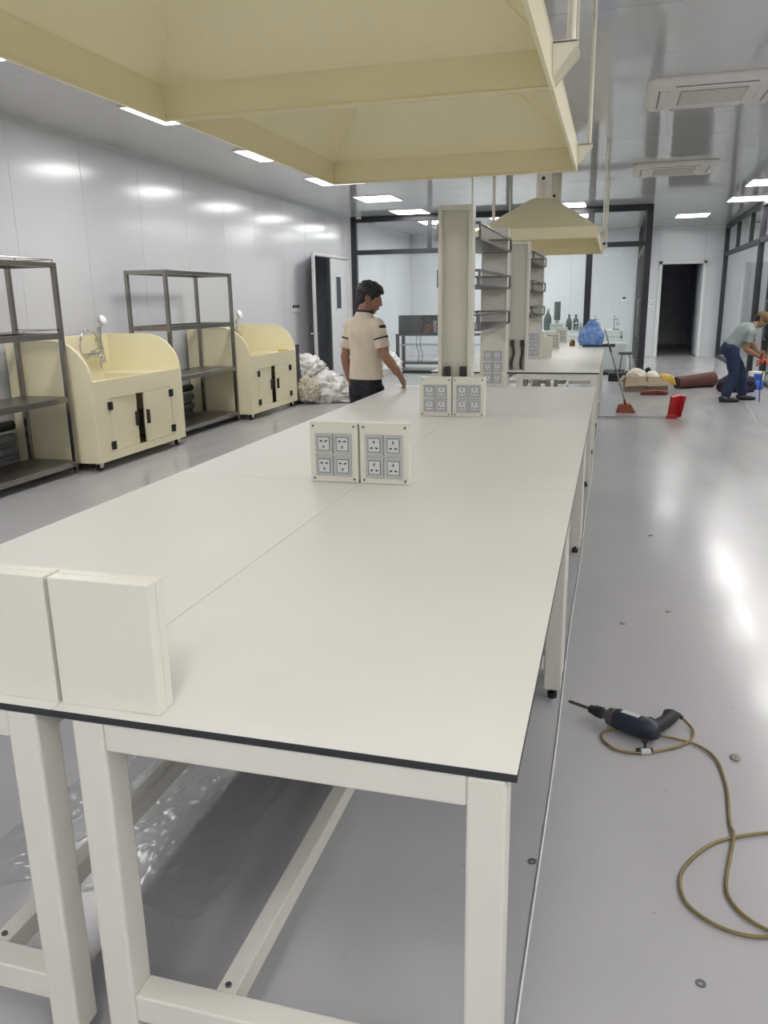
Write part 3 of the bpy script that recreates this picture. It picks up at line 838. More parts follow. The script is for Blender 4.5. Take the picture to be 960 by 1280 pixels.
# ------------------------------------------------------------------ people
def loft(mb, pts, lat, n=18, k=4):
    """pts: (centre, r_lateral, r_depth); lat: lateral axis. smooth elliptical loft"""
    P = spline([Vector(p[0]) for p in pts], k)
    A = spline([Vector((p[1], p[2], 0)) for p in pts], k)
    lat = Vector(lat).normalized(); rs = []
    for i, p in enumerate(P):
        t = (P[min(i + 1, len(P) - 1)] - P[max(i - 1, 0)]).normalized()
        s = (lat - t * lat.dot(t)).normalized(); u = t.cross(s)
        rs.append([p + s * (A[i].x * math.cos(2 * PI * q / n)) + u * (A[i].y * math.sin(2 * PI * q / n)) for q in range(n)])
    mb.rings(rs)
def ball(mb, c, r): mb.ell(c, r, r, r, n=12, m=8)
def hand(mb, wrist, d, across, curl=.5, thumb_side=1, s=1.):
    """palm + five separate bent fingers; d: pointing direction, across: towards the thumb"""
    d = Vector(d).normalized(); a = Vector(across); a = (a - d * a.dot(d)).normalized()
    nrm = d.cross(a) * thumb_side          # palm side
    w = Vector(wrist)
    loft(mb, [(w - d * .02 * s, .026 * s, .02 * s), (w + d * .02 * s, .032 * s, .019 * s), (w + d * .055 * s, .04 * s, .017 * s), (w + d * .092 * s, .041 * s, .014 * s)], a, 14, 3)
    for i, (off, ln) in enumerate(((.03, .072), (.0105, .08), (-.0095, .074), (-.028, .058))):
        p = w + d * (.083 - abs(off) * .25) * s + a * off * s
        seg = ln * s / 3
        th = curl * (.75 + .12 * i); dd = d.copy(); pts = [p]; q = p
        for j in range(3):
            rot = Matrix.Rotation(th * (.7 if j == 0 else .8), 3, d.cross(nrm))
            dd = rot @ dd
            q = q + dd * seg * (1.15 if j == 0 else .95); pts.append(q)
        mb.tube(pts, [.0095 * s, .009 * s, .0085 * s, .0075 * s], 8, smooth=3)
        ball(mb, pts[-1], .0078 * s)
    p = w + d * .02 * s + a * .028 * s
    pts = [p, p + (a * .75 + d * .55 + nrm * .25).normalized() * .036 * s, p + (a * .62 + d * .85 + nrm * .5).normalized() * .066 * s, p + (a * .4 + d * 1.0 + nrm * .6).normalized() * .09 * s]
    mb.tube(pts, [.013 * s, .0115 * s, .0105 * s, .009 * s], 8, smooth=3)
    ball(mb, pts[-1], .0088 * s)
def arm(mb, sh, el, wr, r=(.05, .046, .04, .043, .036, .026)):
    sh, el, wr = Vector(sh), Vector(el), Vector(wr)
    pts = [sh, sh.lerp(el, .35), sh.lerp(el, .85), el, el.lerp(wr, .28), el.lerp(wr, .75), wr]
    mb.tube(pts, [r[0], r[1], r[2], r[2], r[3], r[4], r[5]], 14, smooth=3)
    ball(mb, sh, r[0] * 1.05)
def leg_(mb, hip, kn, an, r=(.09, .075, .058, .056, .058, .036)):
    hip, kn, an = Vector(hip), Vector(kn), Vector(an)
    pts = [hip, hip.lerp(kn, .4), hip.lerp(kn, .9), kn, kn.lerp(an, .3), kn.lerp(an, .8), an]
    mb.tube(pts, [r[0], r[1], r[2], r[2], r[4], r[5] * 1.2, r[5]], 16, smooth=3)
def head_shape(mb, c, rot, s=1.):
    """c: centre of the head; local axes x right, y face, z up"""
    T = lambda v: Vector(c) + rot @ (Vector(v) * s)
    mb.ell(T((0, -.012, .03)), .076 * s, .094 * s, .084 * s, rot, 18, 12)     # cranium
    mb.ell(T((0, .022, -.03)), .062 * s, .07 * s, .082 * s, rot, 18, 12)      # face
    mb.ell(T((0, .045, -.085)), .034 * s, .034 * s, .03 * s, rot)             # chin
    for k in (-1, 1):
        mb.ell(T((k * .047, .01, -.062)), .02 * s, .04 * s, .03 * s, rot)     # jaw
        mb.ell(T((k * .04, .062, -.022)), .022 * s, .02 * s, .018 * s, rot)   # cheek
        mb.ell(T((k * .076, -.012, -.012)), .01 * s, .02 * s, .031 * s, rot)  # ear
    mb.ell(T((0, .074, .02)), .05 * s, .02 * s, .012 * s, rot)                # brow
    mb.ell(T((0, .09, -.012)), .009 * s, .018 * s, .026 * s, rot)             # nose bridge
    mb.ell(T((0, .1, -.03)), .015 * s, .016 * s, .011 * s, rot)               # nose tip
    mb.ell(T((0, .083, -.06)), .022 * s, .012 * s, .007 * s, rot)             # upper lip
    mb.ell(T((0, .08, -.07)), .02 * s, .012 * s, .007 * s, rot)               # lower lip
def face_bits(parent, c, rot, s=1.):
    T = lambda v: Vector(c) + rot @ (Vector(v) * s)
    for k in (-1, 1):
        e = part('eye', MB().ell(T((k * .031, .0765, .0)), .012 * s, .008 * s, .0055 * s, rot), 'eye_white', parent, True)
        part('iris', MB().ell(T((k * .031, .0855, .0)), .0065 * s, .004 * s, .0065 * s, rot), 'eye_dark', e, True)
        part('eyebrow', MB().ell(T((k * .032, .088, .022)), .02 * s, .006 * s, .004 * s, rot), 'hair', parent, True)
    part('mouth', MB().ell(T((0, .0915, -.065)), .021 * s, .004 * s, .004 * s, rot), 'lip', parent, True)
    for k in (-1, 1):
        part('ear', MB().tube([T((k * .079, -.02, .012)), T((k * .09, -.028, .014)), T((k * .091, -.03, -.01)), T((k * .083, -.014, -.042))], .0065 * s, 8, smooth=4), None, parent, True).data.materials.append(parent.data.materials[0])

def standing_man():
    t = thing('person', 'young man in a cream T-shirt and dark trousers standing behind the bench, seen from behind', 'person', (-2.09, 6.86, 0), R(-30))
    b = MB()
    loft(b, [((0, 0, .86), .125, .09), ((0, 0, .95), .13, .092), ((0, .005, 1.08), .125, .09), ((0, .01, 1.22), .148, .105), ((0, 0, 1.36), .165, .105), ((0, -.01, 1.44), .14, .085), ((0, -.01, 1.49), .07, .06)], (1, 0, 0))
    hr = Matrix.Rotation(R(-42), 3, 'Z') @ Matrix.Rotation(R(-14), 3, 'X')
    hc = Vector((.0, .062, 1.625))
    b.tube([(0, -.012, 1.43), (0, -.002, 1.5), (.003, .012, 1.57), hc + Vector((0, 0, -.02))], [.068, .058, .056, .058], 14, smooth=3)
    head_shape(b, hc, hr, 1.08)
    RS, RE, RW = (.172, -.005, 1.395), (.232, .02, 1.14), (.275, .14, .972)
    LS, LE, LW = (-.172, -.005, 1.395), (-.222, -.045, 1.12), (-.20, .0, .89)
    arm(b, RS, RE, RW); arm(b, LS, LE, LW)
    hand(b, RW, (.1, .42, -.62), (-.35, .75, .45), .42, -1)
    hand(b, LW, (.06, .14, -.8), (.1, .95, .1), .4, 1)
    for s in (-1, 1):
        leg_(b, (s * .075, 0, .84), (s * .095, .02, .49), (s * .1, -.01, .08), (.07, .07, .055, .054, .056, .036))
        loft(b, [((s * .1, -.06, .045), .034, .03), ((s * .1, .0, .05), .038, .04), ((s * .108, .1, .035), .045, .025), ((s * .112, .17, .028), .036, .018)], (1, 0, 0), 12, 3)
    body = fuse('body', b, 'skin1', t, .0065, 2)
    # T-shirt: loose, ends below the belt
    sh = MB()
    loft(sh, [((0, .0, .935), .176, .128), ((0, 0, 1.0), .17, .125), ((0, .005, 1.12), .162, .12), ((0, .01, 1.25), .172, .126), ((0, 0, 1.35), .19, .122), ((0, -.008, 1.42), .165, .1), ((0, -.006, 1.475), .095, .08), ((0, .004, 1.505), .078, .07)], (1, 0, 0), 22, 5)
    for S, E in ((RS, RE), (LS, LE)):
        S, E = Vector(S), Vector(E)
        e = S.lerp(E, .72)
        sh.tube([S + Vector((-.05 if S.x > 0 else .05, 0, .012)), S, S.lerp(e, .5), e], [.06, .062, .06, .062], 16, smooth=3)
        ball(sh, S, .06)
    st = fuse('shirt', sh, 'shirt_cream', t, .0075, 3)
    # dark collar, sleeve band and shoulder patch
    part('collar', MB().tube([(.076 * math.cos(2 * PI * q / 20), +.004 + .07 * math.sin(2 * PI * q / 20), 1.508 - .012 * math.sin(2 * PI * q / 20)) for q in range(21)], .0105, 8), 'trouser_black', t, True)
    for S, E in ((RS, RE), (LS, LE)):
        S, E = Vector(S), Vector(E); dd = (E - S).normalized()
        e = S.lerp(E, .4)
        part('sleeve_band', MB().cyl(e - dd * .006, e + dd * .006, .0655, n=22), 'trouser_black', t, True)
        part('shoulder_patch', MB().ell(S.lerp(E, .12) + Vector((.022 if S.x > 0 else -.022, -.0, .02)), .042, .052, .032, n=14), 'trouser_black', t, True)
    tr = MB()
    loft(tr, [((0, 0, .80), .15, .115), ((0, 0, .88), .162, .125), ((0, 0, .96), .155, .118), ((0, 0, .99), .15, .112)], (1, 0, 0))
    for s in (-1, 1):
        leg_(tr, (s * .08, 0, .87), (s * .095, .02, .48), (s * .1, -.005, .07), (.105, .092, .078, .076, .074, .062))
    fuse('trousers', tr, 'trouser_black', t, .009, 3)
    for s in (-1, 1):
        sm = MB(); loft(sm, [((s * .1, -.085, .045), .036, .045), ((s * .1, -.03, .05), .046, .05), ((s * .106, .06, .042), .05, .042), ((s * .112, .15, .032), .05, .032), ((s * .112, .205, .026), .03, .024)], (1, 0, 0), 16, 4)
        part('shoe', sm, 'shoe_dark', t, True)
    # short dark hair: thick on top, cropped at the nape
    T = lambda v: hc + hr @ (Vector(v) * 1.1)
    h = MB()
    h.ell(T((0, -.018, .045)), 0.0924, 0.1100, 0.0902, hr, 20, 12)
    h.ell(T((0, .035, .078)), 0.0726, 0.0682, 0.0495, hr, 16, 9)
    h.ell(T((0, -.055, .0)), 0.0792, 0.0605, 0.0825, hr, 16, 10)
    h.ell(T((0, -.06, -.045)), 0.0572, 0.0330, 0.0495, hr, 14, 9)
    h.ell(T((0, -.062, -.03)), .066, .046, .062, hr, 14, 9)
    for q in (-1, 1): h.ell(T((q * .05, -.05, -.02)), .034, .04, .05, hr, 12, 8)
    for k in range(46):
        a = rnd.uniform(0, 2 * PI); e = rnd.uniform(.15, 1.4)
        v = Vector((.078 * math.cos(a) * math.cos(e), -.012 + .094 * math.sin(a) * math.cos(e), .05 + .08 * math.sin(e)))
        h.ell(T(v), 0.0176, 0.0198, 0.0143, hr, 7, 5)
    for k in range(9):
        h.ell(T((-.05 + k * .0125, .084 + rnd.uniform(-.006, .006), .064)), 0.0110, 0.0176, 0.0198, hr, 7, 5)
    for s in (-1, 1): h.ell(T((s * .073, .022, .01)), 0.0099, 0.0154, 0.0308, hr, 8, 6)
    fuse('hair', h, 'hair', t, .006, 1)
    face_bits(body, hc, hr, 1.08)
    return t
standing_man()

def bending_worker():
    # local: x right of the body, y forward; body turned to face +x of the room
    t = thing('person', 'worker in grey shirt, jeans and olive cap bending over a cluster of orange fittings', 'person', (1.85, 13.55, 0), R(-82))
    b = MB()
    pel, mid, che, nck = Vector((0, -.10, .80)), Vector((0, .0, .94)), Vector((0, .11, 1.07)), Vector((0, .22, 1.14))
    loft(b, [(pel + Vector((0, -.03, -.08)), .13, .1), (pel, .15, .115), (mid, .138, .105), (che, .165, .11), (che.lerp(nck, .6), .14, .085), (nck, .07, .06)], (1, 0, 0))
    hr = Matrix.Rotation(R(-10), 3, 'Z') @ Matrix.Rotation(R(-38), 3, 'X')
    hc = Vector((.0, .325, 1.235))
    b.tube([che.lerp(nck, .7), nck, nck.lerp(hc, .5), hc + Vector((0, -.01, -.02))], [.068, .06, .056, .058], 14, smooth=3)
    head_shape(b, hc, hr, .98)
    RS, RE, RW = (.175, .15, 1.05), (.205, .08, .81), (.09, .30, .70)
    LS, LE, LW = (-.175, .17, 1.08), (-.2, .28, .88), (-.06, .34, .75)
    arm(b, RS, RE, RW); arm(b, LS, LE, LW)
    hand(b, RW, (-.25, .9, -.3), (-.3, .1, .95), .75, 1)
    hand(b, LW, (.2, .6, -.5), (.4, .1, .9), .75, -1)
    LEG = ((1, (.09, -.09, .80), (.1, -.03, .44), (.11, -.13, .08)), (-1, (-.09, -.09, .80), (-.11, .13, .46), (-.15, .2, .08)))
    for s, h_, k_, a_ in LEG:
        leg_(b, h_, k_, a_)
        a_ = Vector(a_)
        loft(b, [(a_ + Vector((0, -.05, -.035)), .034, .03), (a_ + Vector((0, 0, -.03)), .038, .04), (a_ + Vector((s * .01, .1, -.045)), .045, .025), (a_ + Vector((s * .015, .17, -.052)), .036, .018)], (1, 0, 0), 12, 3)
    body = fuse('body', b, 'skin2', t, .008, 2)
    sh = MB()
    loft(sh, [(pel + Vector((0, .0, .03)), .172, .135), (mid, .168, .135), (che, .186, .135), (che.lerp(nck, .55), .165, .105), (nck, .092, .078)], (1, 0, 0), 22, 5)
    for S, E in ((RS, RE), (LS, LE)):
        S, E = Vector(S), Vector(E); e = S.lerp(E, .62)
        sh.tube([S + Vector((-.05 if S.x > 0 else .05, 0, 0)), S, S.lerp(e, .5), e], [.076, .076, .07, .07], 16, smooth=3)
        ball(sh, S, .072)
    fuse('shirt', sh, 'shirt_grey', t, .009, 3)
    part('collar', MB().tube([nck + Vector((.078 * math.cos(2 * PI * q / 18), .05 * math.sin(2 * PI * q / 18) * .6, .064 * math.sin(2 * PI * q / 18))) for q in range(19)], .013, 8), 'shirt_grey', t, True)
    tr = MB()
    loft(tr, [(pel + Vector((0, -.03, -.1)), .14, .115), (pel + Vector((0, -.01, -.02)), .165, .135), (pel + Vector((0, .04, .06)), .155, .12)], (1, 0, 0))
    for s, h_, k_, a_ in LEG:
        leg_(tr, h_, k_, a_, (.108, .094, .08, .078, .078, .064))
        ball(tr, Vector(h_) + Vector((0, -.01, .0)), .112)
    fuse('jeans', tr, 'jeans', t, .009, 3)
    for s, h_, k_, a_ in LEG:
        a_ = Vector(a_); sm = MB()
        loft(sm, [(a_ + Vector((0, -.085, -.04)), .036, .04), (a_ + Vector((0, -.03, -.032)), .046, .048), (a_ + Vector((0, .06, -.042)), .05, .038), (a_ + Vector((s * .01, .15, -.05)), .05, .03), (a_ + Vector((s * .012, .2, -.056)), .03, .022)], (1, 0, 0), 16, 4)
        so = part('shoe', sm, 'shoe_dark', t, True)
        part('ankle_sock', MB().cyl(a_ + Vector((0, 0, -.02)), a_ + Vector((0, 0, .04)), .05, n=16), 'shoe_pale', t, True)
    T = lambda v: hc + hr @ Vector(v)
    part('hair', MB().ell(T((0, -.04, .0)), .078, .07, .07, hr, 18, 10).ell(T((0, -.06, -.045)), .052, .03, .04, hr), 'hair', t, True)
    cp = MB(); cp.ell(T((0, -.008, .048)), .09, .108, .085, hr, 20, 12)
    cap = fuse('cap', cp, 'cap_olive', t, .008, 1)
    br = MB(); rs = []
    for i in range(9):
        a = -PI / 2 + PI * i / 8
        rs.append((.085 * math.sin(a), .085 + .085 * math.cos(a)))
    vs = [T((x, .07, .035)) for x, y in rs] + [T((x, y, .028 - .25 * x * x / .085)) for x, y in rs]
    n = len(rs); top = [v + hr @ Vector((0, 0, .006)) for v in vs]
    fs = [(i, i + 1, n + i + 1, n + i) for i in range(n - 1)]
    fs2 = [tuple(j + 2 * n for j in reversed(f)) for f in fs]
    edge = [(n + i, n + i + 1, 3 * n + i + 1, 3 * n + i) for i in range(n - 1)] + [(i + 1, i, 2 * n + i, 2 * n + i + 1) for i in range(n - 1)]
    part('brim', MB().add(vs + top, fs + fs2 + edge), 'cap_olive', cap)
    part('button', MB().ell(T((0, -.008, .133)), .01, .01, .006, hr), 'cap_olive', cap, True)
    face_bits(body, hc, hr, .98)
    return t
bending_worker()
of = thing('orange_fitting_cluster', 'cluster of orange-red fittings held by the bending worker', 'fitting', (2.24, 13.48, .58))
for k in range(7):
    a = 2 * PI * k / 7
    part('branch', MB().tube([(0, 0, .06), (.04 * math.cos(a), .04 * math.sin(a), .06), (.11 * math.cos(a), .09 * math.sin(a), .03 * math.sin(3 * a))], .011, 8, smooth=3), 'orange_red', of, True)
part('stem', MB().cyl((-.03, 0, .04), (-.03, 0, .16), .018, n=12), 'brick_red', of, 'auto')
part('hanging_cord', MB().tube([(0, 0, .05), (.01, .0, -.1), (-.01, 0, -.3), (.0, 0, -.58)], .008, 6, smooth=4), 'black_plastic', of, True)

# ------------------------------------------------------------------ crumpled soft things
def blob(c, rx, ry, rz, amp, fr, seed, sub=4, flat=True, ridged=True, top=None):
    bm = bmesh.new(); bmesh.ops.create_icosphere(bm, subdivisions=sub, radius=1)
    so = Vector((seed * 7.3, seed * 3.1, seed * 1.7))
    for v in bm.verts:
        p = v.co.copy()
        n = 0; a = 1; f = fr
        for k in range(3):
            q = noise.noise(p * f + so)
            n += a * ((1 - abs(q) * 2) if ridged else q); a *= .5; f *= 2.1
        d = 1 + amp * n
        q = p * d
        if flat: q.z = max(q.z, -.62)
        if top and p.z > .55: q.x *= 1 - top * (p.z - .55); q.y *= 1 - top * (p.z - .55); q.z *= 1 + .9 * (p.z - .55)
        v.co = Vector((q.x * rx, q.y * ry, q.z * rz))
    mz = min(v.co.z for v in bm.verts)
    for v in bm.verts: v.co.z -= mz; v.co += Vector(c)
    me = bpy.data.meshes.new('blob'); bm.to_mesh(me); bm.free()
    return me
def soft(name, m, label, cat, c, r, amp=.22, fr=2.2, seed=1, sub=4, smooth=True, group=None, top=None):
    me = blob((0, 0, 0), r[0], r[1], r[2], amp, fr, seed, sub, top=top)
    return tag(link(name, me, m, None, smooth, loc=c), label, cat, group)
soft('plastic_sack', 'sack_white', 'crumpled white plastic sack, uppermost of the pile beside the far cream sink', 'sack', (-4.95, 12.62, .30), (.32, .28, .24), .3, 3.4, 3, 5, group='sacks by the left wall')
soft('plastic_sack', 'sack_white', 'large crumpled white plastic sack on the floor beside the far cream sink', 'sack', (-4.72, 12.62, 0), (.42, .30, .27), .28, 3.2, 5, 5, group='sacks by the left wall')
soft('plastic_sack', 'sack_white', 'flat white plastic sack spilling out towards the bench', 'sack', (-4.22, 12.85, 0), (.36, .34, .13), .32, 3.4, 9, 5, group='sacks by the left wall')
soft('string_bundle', 'sack_tan', 'tangled tan packing bundle pushed into the white sacks', 'bundle', (-4.74, 12.24, .06), (.17, .12, .19), .34, 4.2, 11, 5, group='sacks by the left wall')
soft('plastic_sack', 'sack_white', 'white plastic sack lying in front of the glass wall behind the man', 'sack', (-4.95, 17.4, 0), (.36, .24, .28), .3, 3.2, 15, 5, group='sacks by the left wall')
solid('board_offcut', MB().box(-.02, .02, -.12, .12, 0, .95), 'dark_gear', 'dark board leaning on the end of the far cream sink', 'board', bevel=.004, loc=(-4.86, 12.12, 0))
# film lying under the benches
def film():
    bm = bmesh.new(); bmesh.ops.create_grid(bm, x_segments=150, y_segments=150, size=.5)
    for v in bm.verts:
        n = noise.noise(Vector((v.co.x * 14, v.co.y * 18, 2))) * .5 + noise.noise(Vector((v.co.x * 40, v.co.y * 50, 5))) * .3
        e = max(abs(v.co.x), abs(v.co.y)) / .5
        r = 1 + .12 * noise.noise(Vector((v.co.x * 4, v.co.y * 4, 9)))
        v.co = Vector((v.co.x * .75 * r, v.co.y * 1.3 * r, .003 + .016 * max(0, n) * (1 - .6 * e ** 6)))
    me = bpy.data.meshes.new('plastic_film'); bm.to_mesh(me); bm.free()
    return me
tag(link('plastic_film', film(), 'film', None, True, loc=(-1.36, 2.25, 0)), 'crumpled clear plastic film lying on the floor under the near left bench', 'plastic film')

# ------------------------------------------------------------------ drill with its lead
def drill():
    a, e = Vector((-.095, 2.978, .045)), Vector((.238, 2.80, .05))
    ax = (e - a).normalized(); L = (e - a).length
    up = Vector((0, 0, 1)); sd = ax.cross(up).normalized(); up = sd.cross(ax)
    t = thing('power_drill', 'dark blue corded power drill lying on the grey floor with its tan lead', 'drill', (0, 0, 0))
    def ring(s, r, k=1., off=0., n=18, p=2.6):
        c = a + ax * s + up * off; out = []
        for q in range(n):
            th = 2 * PI * q / n; x, y = math.cos(th), math.sin(th)
            x = math.copysign(abs(x) ** (2 / p), x); y = math.copysign(abs(y) ** (2 / p), y)
            out.append(c + sd * (x * r * k) + up * (y * r))
        return out
    def cone(s, r, n=16): return ring(s, r, 1, 0, n, 2)
    # bit: twisted flutes
    rs = []
    for i in range(34):
        s = .004 + .1 * i / 33; tw = i * .55; c = a + ax * s; rr = .0072 * min(1, .25 + i / 4)
        rs.append([c + (sd * math.cos(2 * PI * q / 10 + tw) + up * math.sin(2 * PI * q / 10 + tw)) * rr * (1 if q % 5 else .45) for q in range(10)])
    part('drill_bit', MB().rings(rs), 'bit_steel', t, 'auto')
    ch = part('chuck', MB().rings([cone(.098, .009), cone(.102, .016), cone(.122, .019), cone(.126, .022), cone(.155, .0235), cone(.158, .019), cone(.166, .019)]), 'drill_black', t, 'auto')
    part('gear_case', MB().rings([cone(.164, .019), cone(.178, .021), ring(.182, .03), ring(.205, .034), ring(.212, .033)]), 'drill_metal', t, 'auto')
    h0 = .21
    me = MB()
    me.rings([ring(h0 - .004, .031), ring(h0 + .004, .036, 1.02), ring(h0 + .06, .038, 1.0), ring(h0 + .12, .039, .95), ring(h0 + .155, .036, .9), ring(h0 + .172, .024, .85)])
    part('motor_housing', me, 'drill_blue', t, 'auto')
    vents = part('name_plate', MB().obox(a + ax * (h0 + .06) + up * .0375 + sd * -.002, ax, sd, up, .035, .012, .0012), 'plate_grey', t)
    # pistol grip lies along the floor, bending away
    g0 = a + ax * (h0 + .12); g = [g0 + Vector((.0, .0, -.004)), g0 + Vector((.045, .04, -.006)), g0 + Vector((.085, .1, -.008)), g0 + Vector((.105, .155, -.008))]
    P = spline([Vector(p) for p in g], 5); rs = []
    for i, p in enumerate(P):
        tt = (P[min(i + 1, len(P) - 1)] - P[max(i - 1, 0)]).normalized(); s2 = tt.cross(Vector((0, 0, 1))).normalized()
        f = i / (len(P) - 1); r1 = .034 - .008 * math.sin(f * PI) ; r2 = .026 - .004 * f
        if i == len(P) - 1: r1 *= .8; r2 *= .8
        rs.append([p + s2 * (r1 * math.cos(2 * PI * q / 16)) + Vector((0, 0, 1)) * (r2 * math.sin(2 * PI * q / 16)) for q in range(16)])
    gp_ = part('grip', MB().rings(rs), 'drill_black', t, 'auto')
    tr = g0 + Vector((.02, .055, 0))
    part('trigger', MB().obox(tr, Vector((.6, .8, 0)), Vector((-.8, .6, 0)), Vector((0, 0, 1)), .018, .016, .011), 'drill_black', gp_, bevel=.004)
    end = P[-1]
    part('cord_boot', MB().tube([end, end + Vector((.02, .012, -.008)), end + Vector((.04, .005, -.018))], [.012, .01, .008], 10, smooth=3), 'rubber', t, True)
    q0 = end + Vector((.04, .005, -.018))
    xy = [(.375, 2.93), (.364, 2.86), (.321, 2.8), (.234, 2.74), (.178, 2.715), (.094, 2.716), (.042, 2.794), (.08, 2.858), (.182, 2.862), (.295, 2.84), (.377, 2.821), (.436, 2.738), (.45, 2.567), (.435, 2.366), (.437, 2.296), (.393, 2.098), (.392, 2.017), (.429, 1.951), (.50, 1.915), (.58, 1.92), (.62, 2.0)]
    zz = [.0085] * len(xy); zz[9] = .013; zz[10] = .009; zz[14] = .012
    cd = part('cord', MB().tube([q0] + [(x, y_, z_) for (x, y_), z_ in zip(xy, zz)], .0052, 8, smooth=8), 'cable_tan', t, True)
    xy = [(.60, 1.96), (.472, 1.9), (.393, 1.892), (.326, 1.919), (.277, 1.972), (.266, 2.048), (.284, 2.121), (.346, 2.219), (.409, 2.281), (.481, 2.319), (.56, 2.35), (.7, 2.38), (1.2, 2.5), (1.8, 2.45), (2.6, 2.6)]
    zz = [.008] * len(xy); zz[8] = .0055
    part('cord', MB().tube([(x, y_, z_) for (x, y_), z_ in zip(xy, zz)], .0052, 8, smooth=8), 'cable_tan', t, True)
    # chuck key strapped to the lead
    k = part('chuck_key', MB().cyl((.165, 2.72, .014), (.22, 2.735, .014), .009, n=10).cyl((.195, 2.728, .016), (.194, 2.736, .036), .005, n=8).ell((.193, 2.738, .042), .01, .008, .009), 'rubber', t, 'auto')
    part('tape', MB().cyl((.18, 2.718, .011), (.212, 2.728, .011), .0125, n=10), 'plate_grey', k, 'auto')
drill()

# thin pale trim line beside the bench and small floor litter
solid('floor_cable', MB().tube([(-.122 + .004 * math.sin(k * 1.3), -.4 + .5 * k, .0045) for k in range(24)], .003, 6, smooth=2), 'cable_white', 'thin white cable laid straight along the floor beside the benches', 'cable', True)
solid('floor_cable', MB().tube([(2.0, 13.1, .005), (1.95, 12.2, .005), (1.86, 11.2, .005), (1.9, 10.2, .005), (1.8, 9.2, .005), (1.72, 8.3, .005)], .005, 6, smooth=6), 'cable_white', 'thin pale cable curving over the walkway towards the bending worker', 'cable', True)
def washer(x, y, label):
    n = 20; a = [2 * PI * q / n for q in range(n)]
    def rg(r, z): return [(x + r * math.cos(q), y + r * math.sin(q), z) for q in a]
    solid('washer', MB().rings([rg(.0055, .0005), rg(.0125, .0005), rg(.0125, .0025), rg(.0055, .0025)], cap=False, closed=True), 'screw', label, 'washer', 'auto', group='washers on the floor')
washer(-.144, 2.045, 'small steel washer on the floor beside the white floor line')
washer(.289, 1.709, 'small steel washer on the floor near the bottom right of the frame')
soft('debris_scrap', 'debris', 'crumpled grey scrap on the floor right of the drill', 'scrap', (.505, 2.774, 0), (.014, .018, .006), .3, 2.5, 21, 2)
for k, (x, y) in enumerate(((.36, 4.17), (.33, 5.6), (.13, 3.95))):
    soft('debris_scrap', 'debris', ['tiny dark speck of debris on the walkway level with the first bench leg', 'tiny dark speck of debris on the walkway near the second bench leg', 'tiny dark chip of debris beyond the drill'][k], 'scrap', (x, y, 0), (.011, .009, .005), .3, 2.5, 30 + k, 2)

# ------------------------------------------------------------------ far bench clutter
bb = thing('garbage_bag', 'stuffed blue plastic bag tied at the top, on the far bench', 'bag', (-.33, 13.42, HB + .02))
bm_ = blob((0, 0, 0), .175, .16, .19, .13, 3.8, 41, 5)
part('bag', bm_, 'bag_blue', bb, True)
part('knot', blob((.01, 0, .29), .055, .05, .05, .5, 3.8, 43, 4), 'bag_blue', bb, True)
solid('tray', MB().box(-.25, .25, -.17, .17, 0, .018).box(-.25, .25, -.17, -.16, .018, .03).box(-.25, .25, .16, .17, .018, .03), 'dark_gear', 'dark flat board under the blue bag, sticking out over the bench edge', 'board', bevel=.003, loc=(-.2, 13.42, HB))
jr = thing('jar', 'small amber jar left of the blue bag on the far bench', 'jar', (-.62, 13.5, HB))
part('glass', MB().lathe([(.04, 0), (.045, .01), (.045, .07), (.035, .085), (.03, .09)], n=18), 'amber', jr, True)
part('lid', MB().lathe([(.034, .088), (.034, .11), (.03, .113)], n=18), 'yellow', jr, 'auto')

# broom leaning on the bench edge, dustpan with long handle on the floor
br = thing('broom', 'brown-bristled broom leaning against the far bench edge', 'broom', (.22, 12.0, 0))
part('stick', MB().cyl((.0, .0, .16), (-.34, 1.0, 1.13), .011, n=10), 'grey_plastic', br, 'auto')
part('grip_sleeve', MB().cyl((-.225, .66, .803), (-.26, .765, .905), .016, n=10), 'black_plastic', br, 'auto')
part('socket', MB().cyl((.012, -.035, .115), (-.006, .02, .18), .022, .014, n=12), 'brick_red', br, 'auto')
part('bristles', MB().add([(-.09, -.05, .11), (.09, -.05, .12), (.075, .03, .125), (-.075, .03, .12), (-.12, -.1, 0), (.16, -.1, .0), (.15, .06, .01), (-.11, .06, 0)], [(0, 1, 2, 3), (4, 7, 6, 5), (0, 4, 5, 1), (1, 5, 6, 2), (2, 6, 7, 3), (3, 7, 4, 0)]), 'broom_brown', br, bevel=.012)
dp = thing('dustpan', 'red plastic dustpan standing on edge with a long thin handle on the floor', 'dustpan', (.84, 11.48, 0))
part('pan', MB().add([(-.07, -.05, .0), (.05, .05, .0), (.1, .06, .30), (-.02, -.06, .28), (-.075, -.04, .0), (.045, .06, .0), (.08, .1, .33), (-.04, -.02, .31)], [(0, 1, 2, 3), (7, 6, 5, 4), (0, 4, 5, 1), (1, 5, 6, 2), (2, 6, 7, 3), (3, 7, 4, 0)]).box(-.08, .06, -.07, -.05, .0, .05), 'red', dp, bevel=.01)
part('side_wall', MB().add([(.05, .05, 0), (.1, .06, .3), (.16, .0, .3), (.11, -.01, .02), (.045, .055, 0), (.095, .065, .3), (.165, .01, .3), (.115, .0, .02)], [(0, 1, 2, 3), (7, 6, 5, 4), (0, 4, 5, 1), (1, 5, 6, 2), (2, 6, 7, 3), (3, 7, 4, 0)]), 'red', dp)
part('handle', MB().cyl((-.05, -.05, .02), (-.98, -.12, .012), .009, n=8), 'chrome', dp, 'auto')

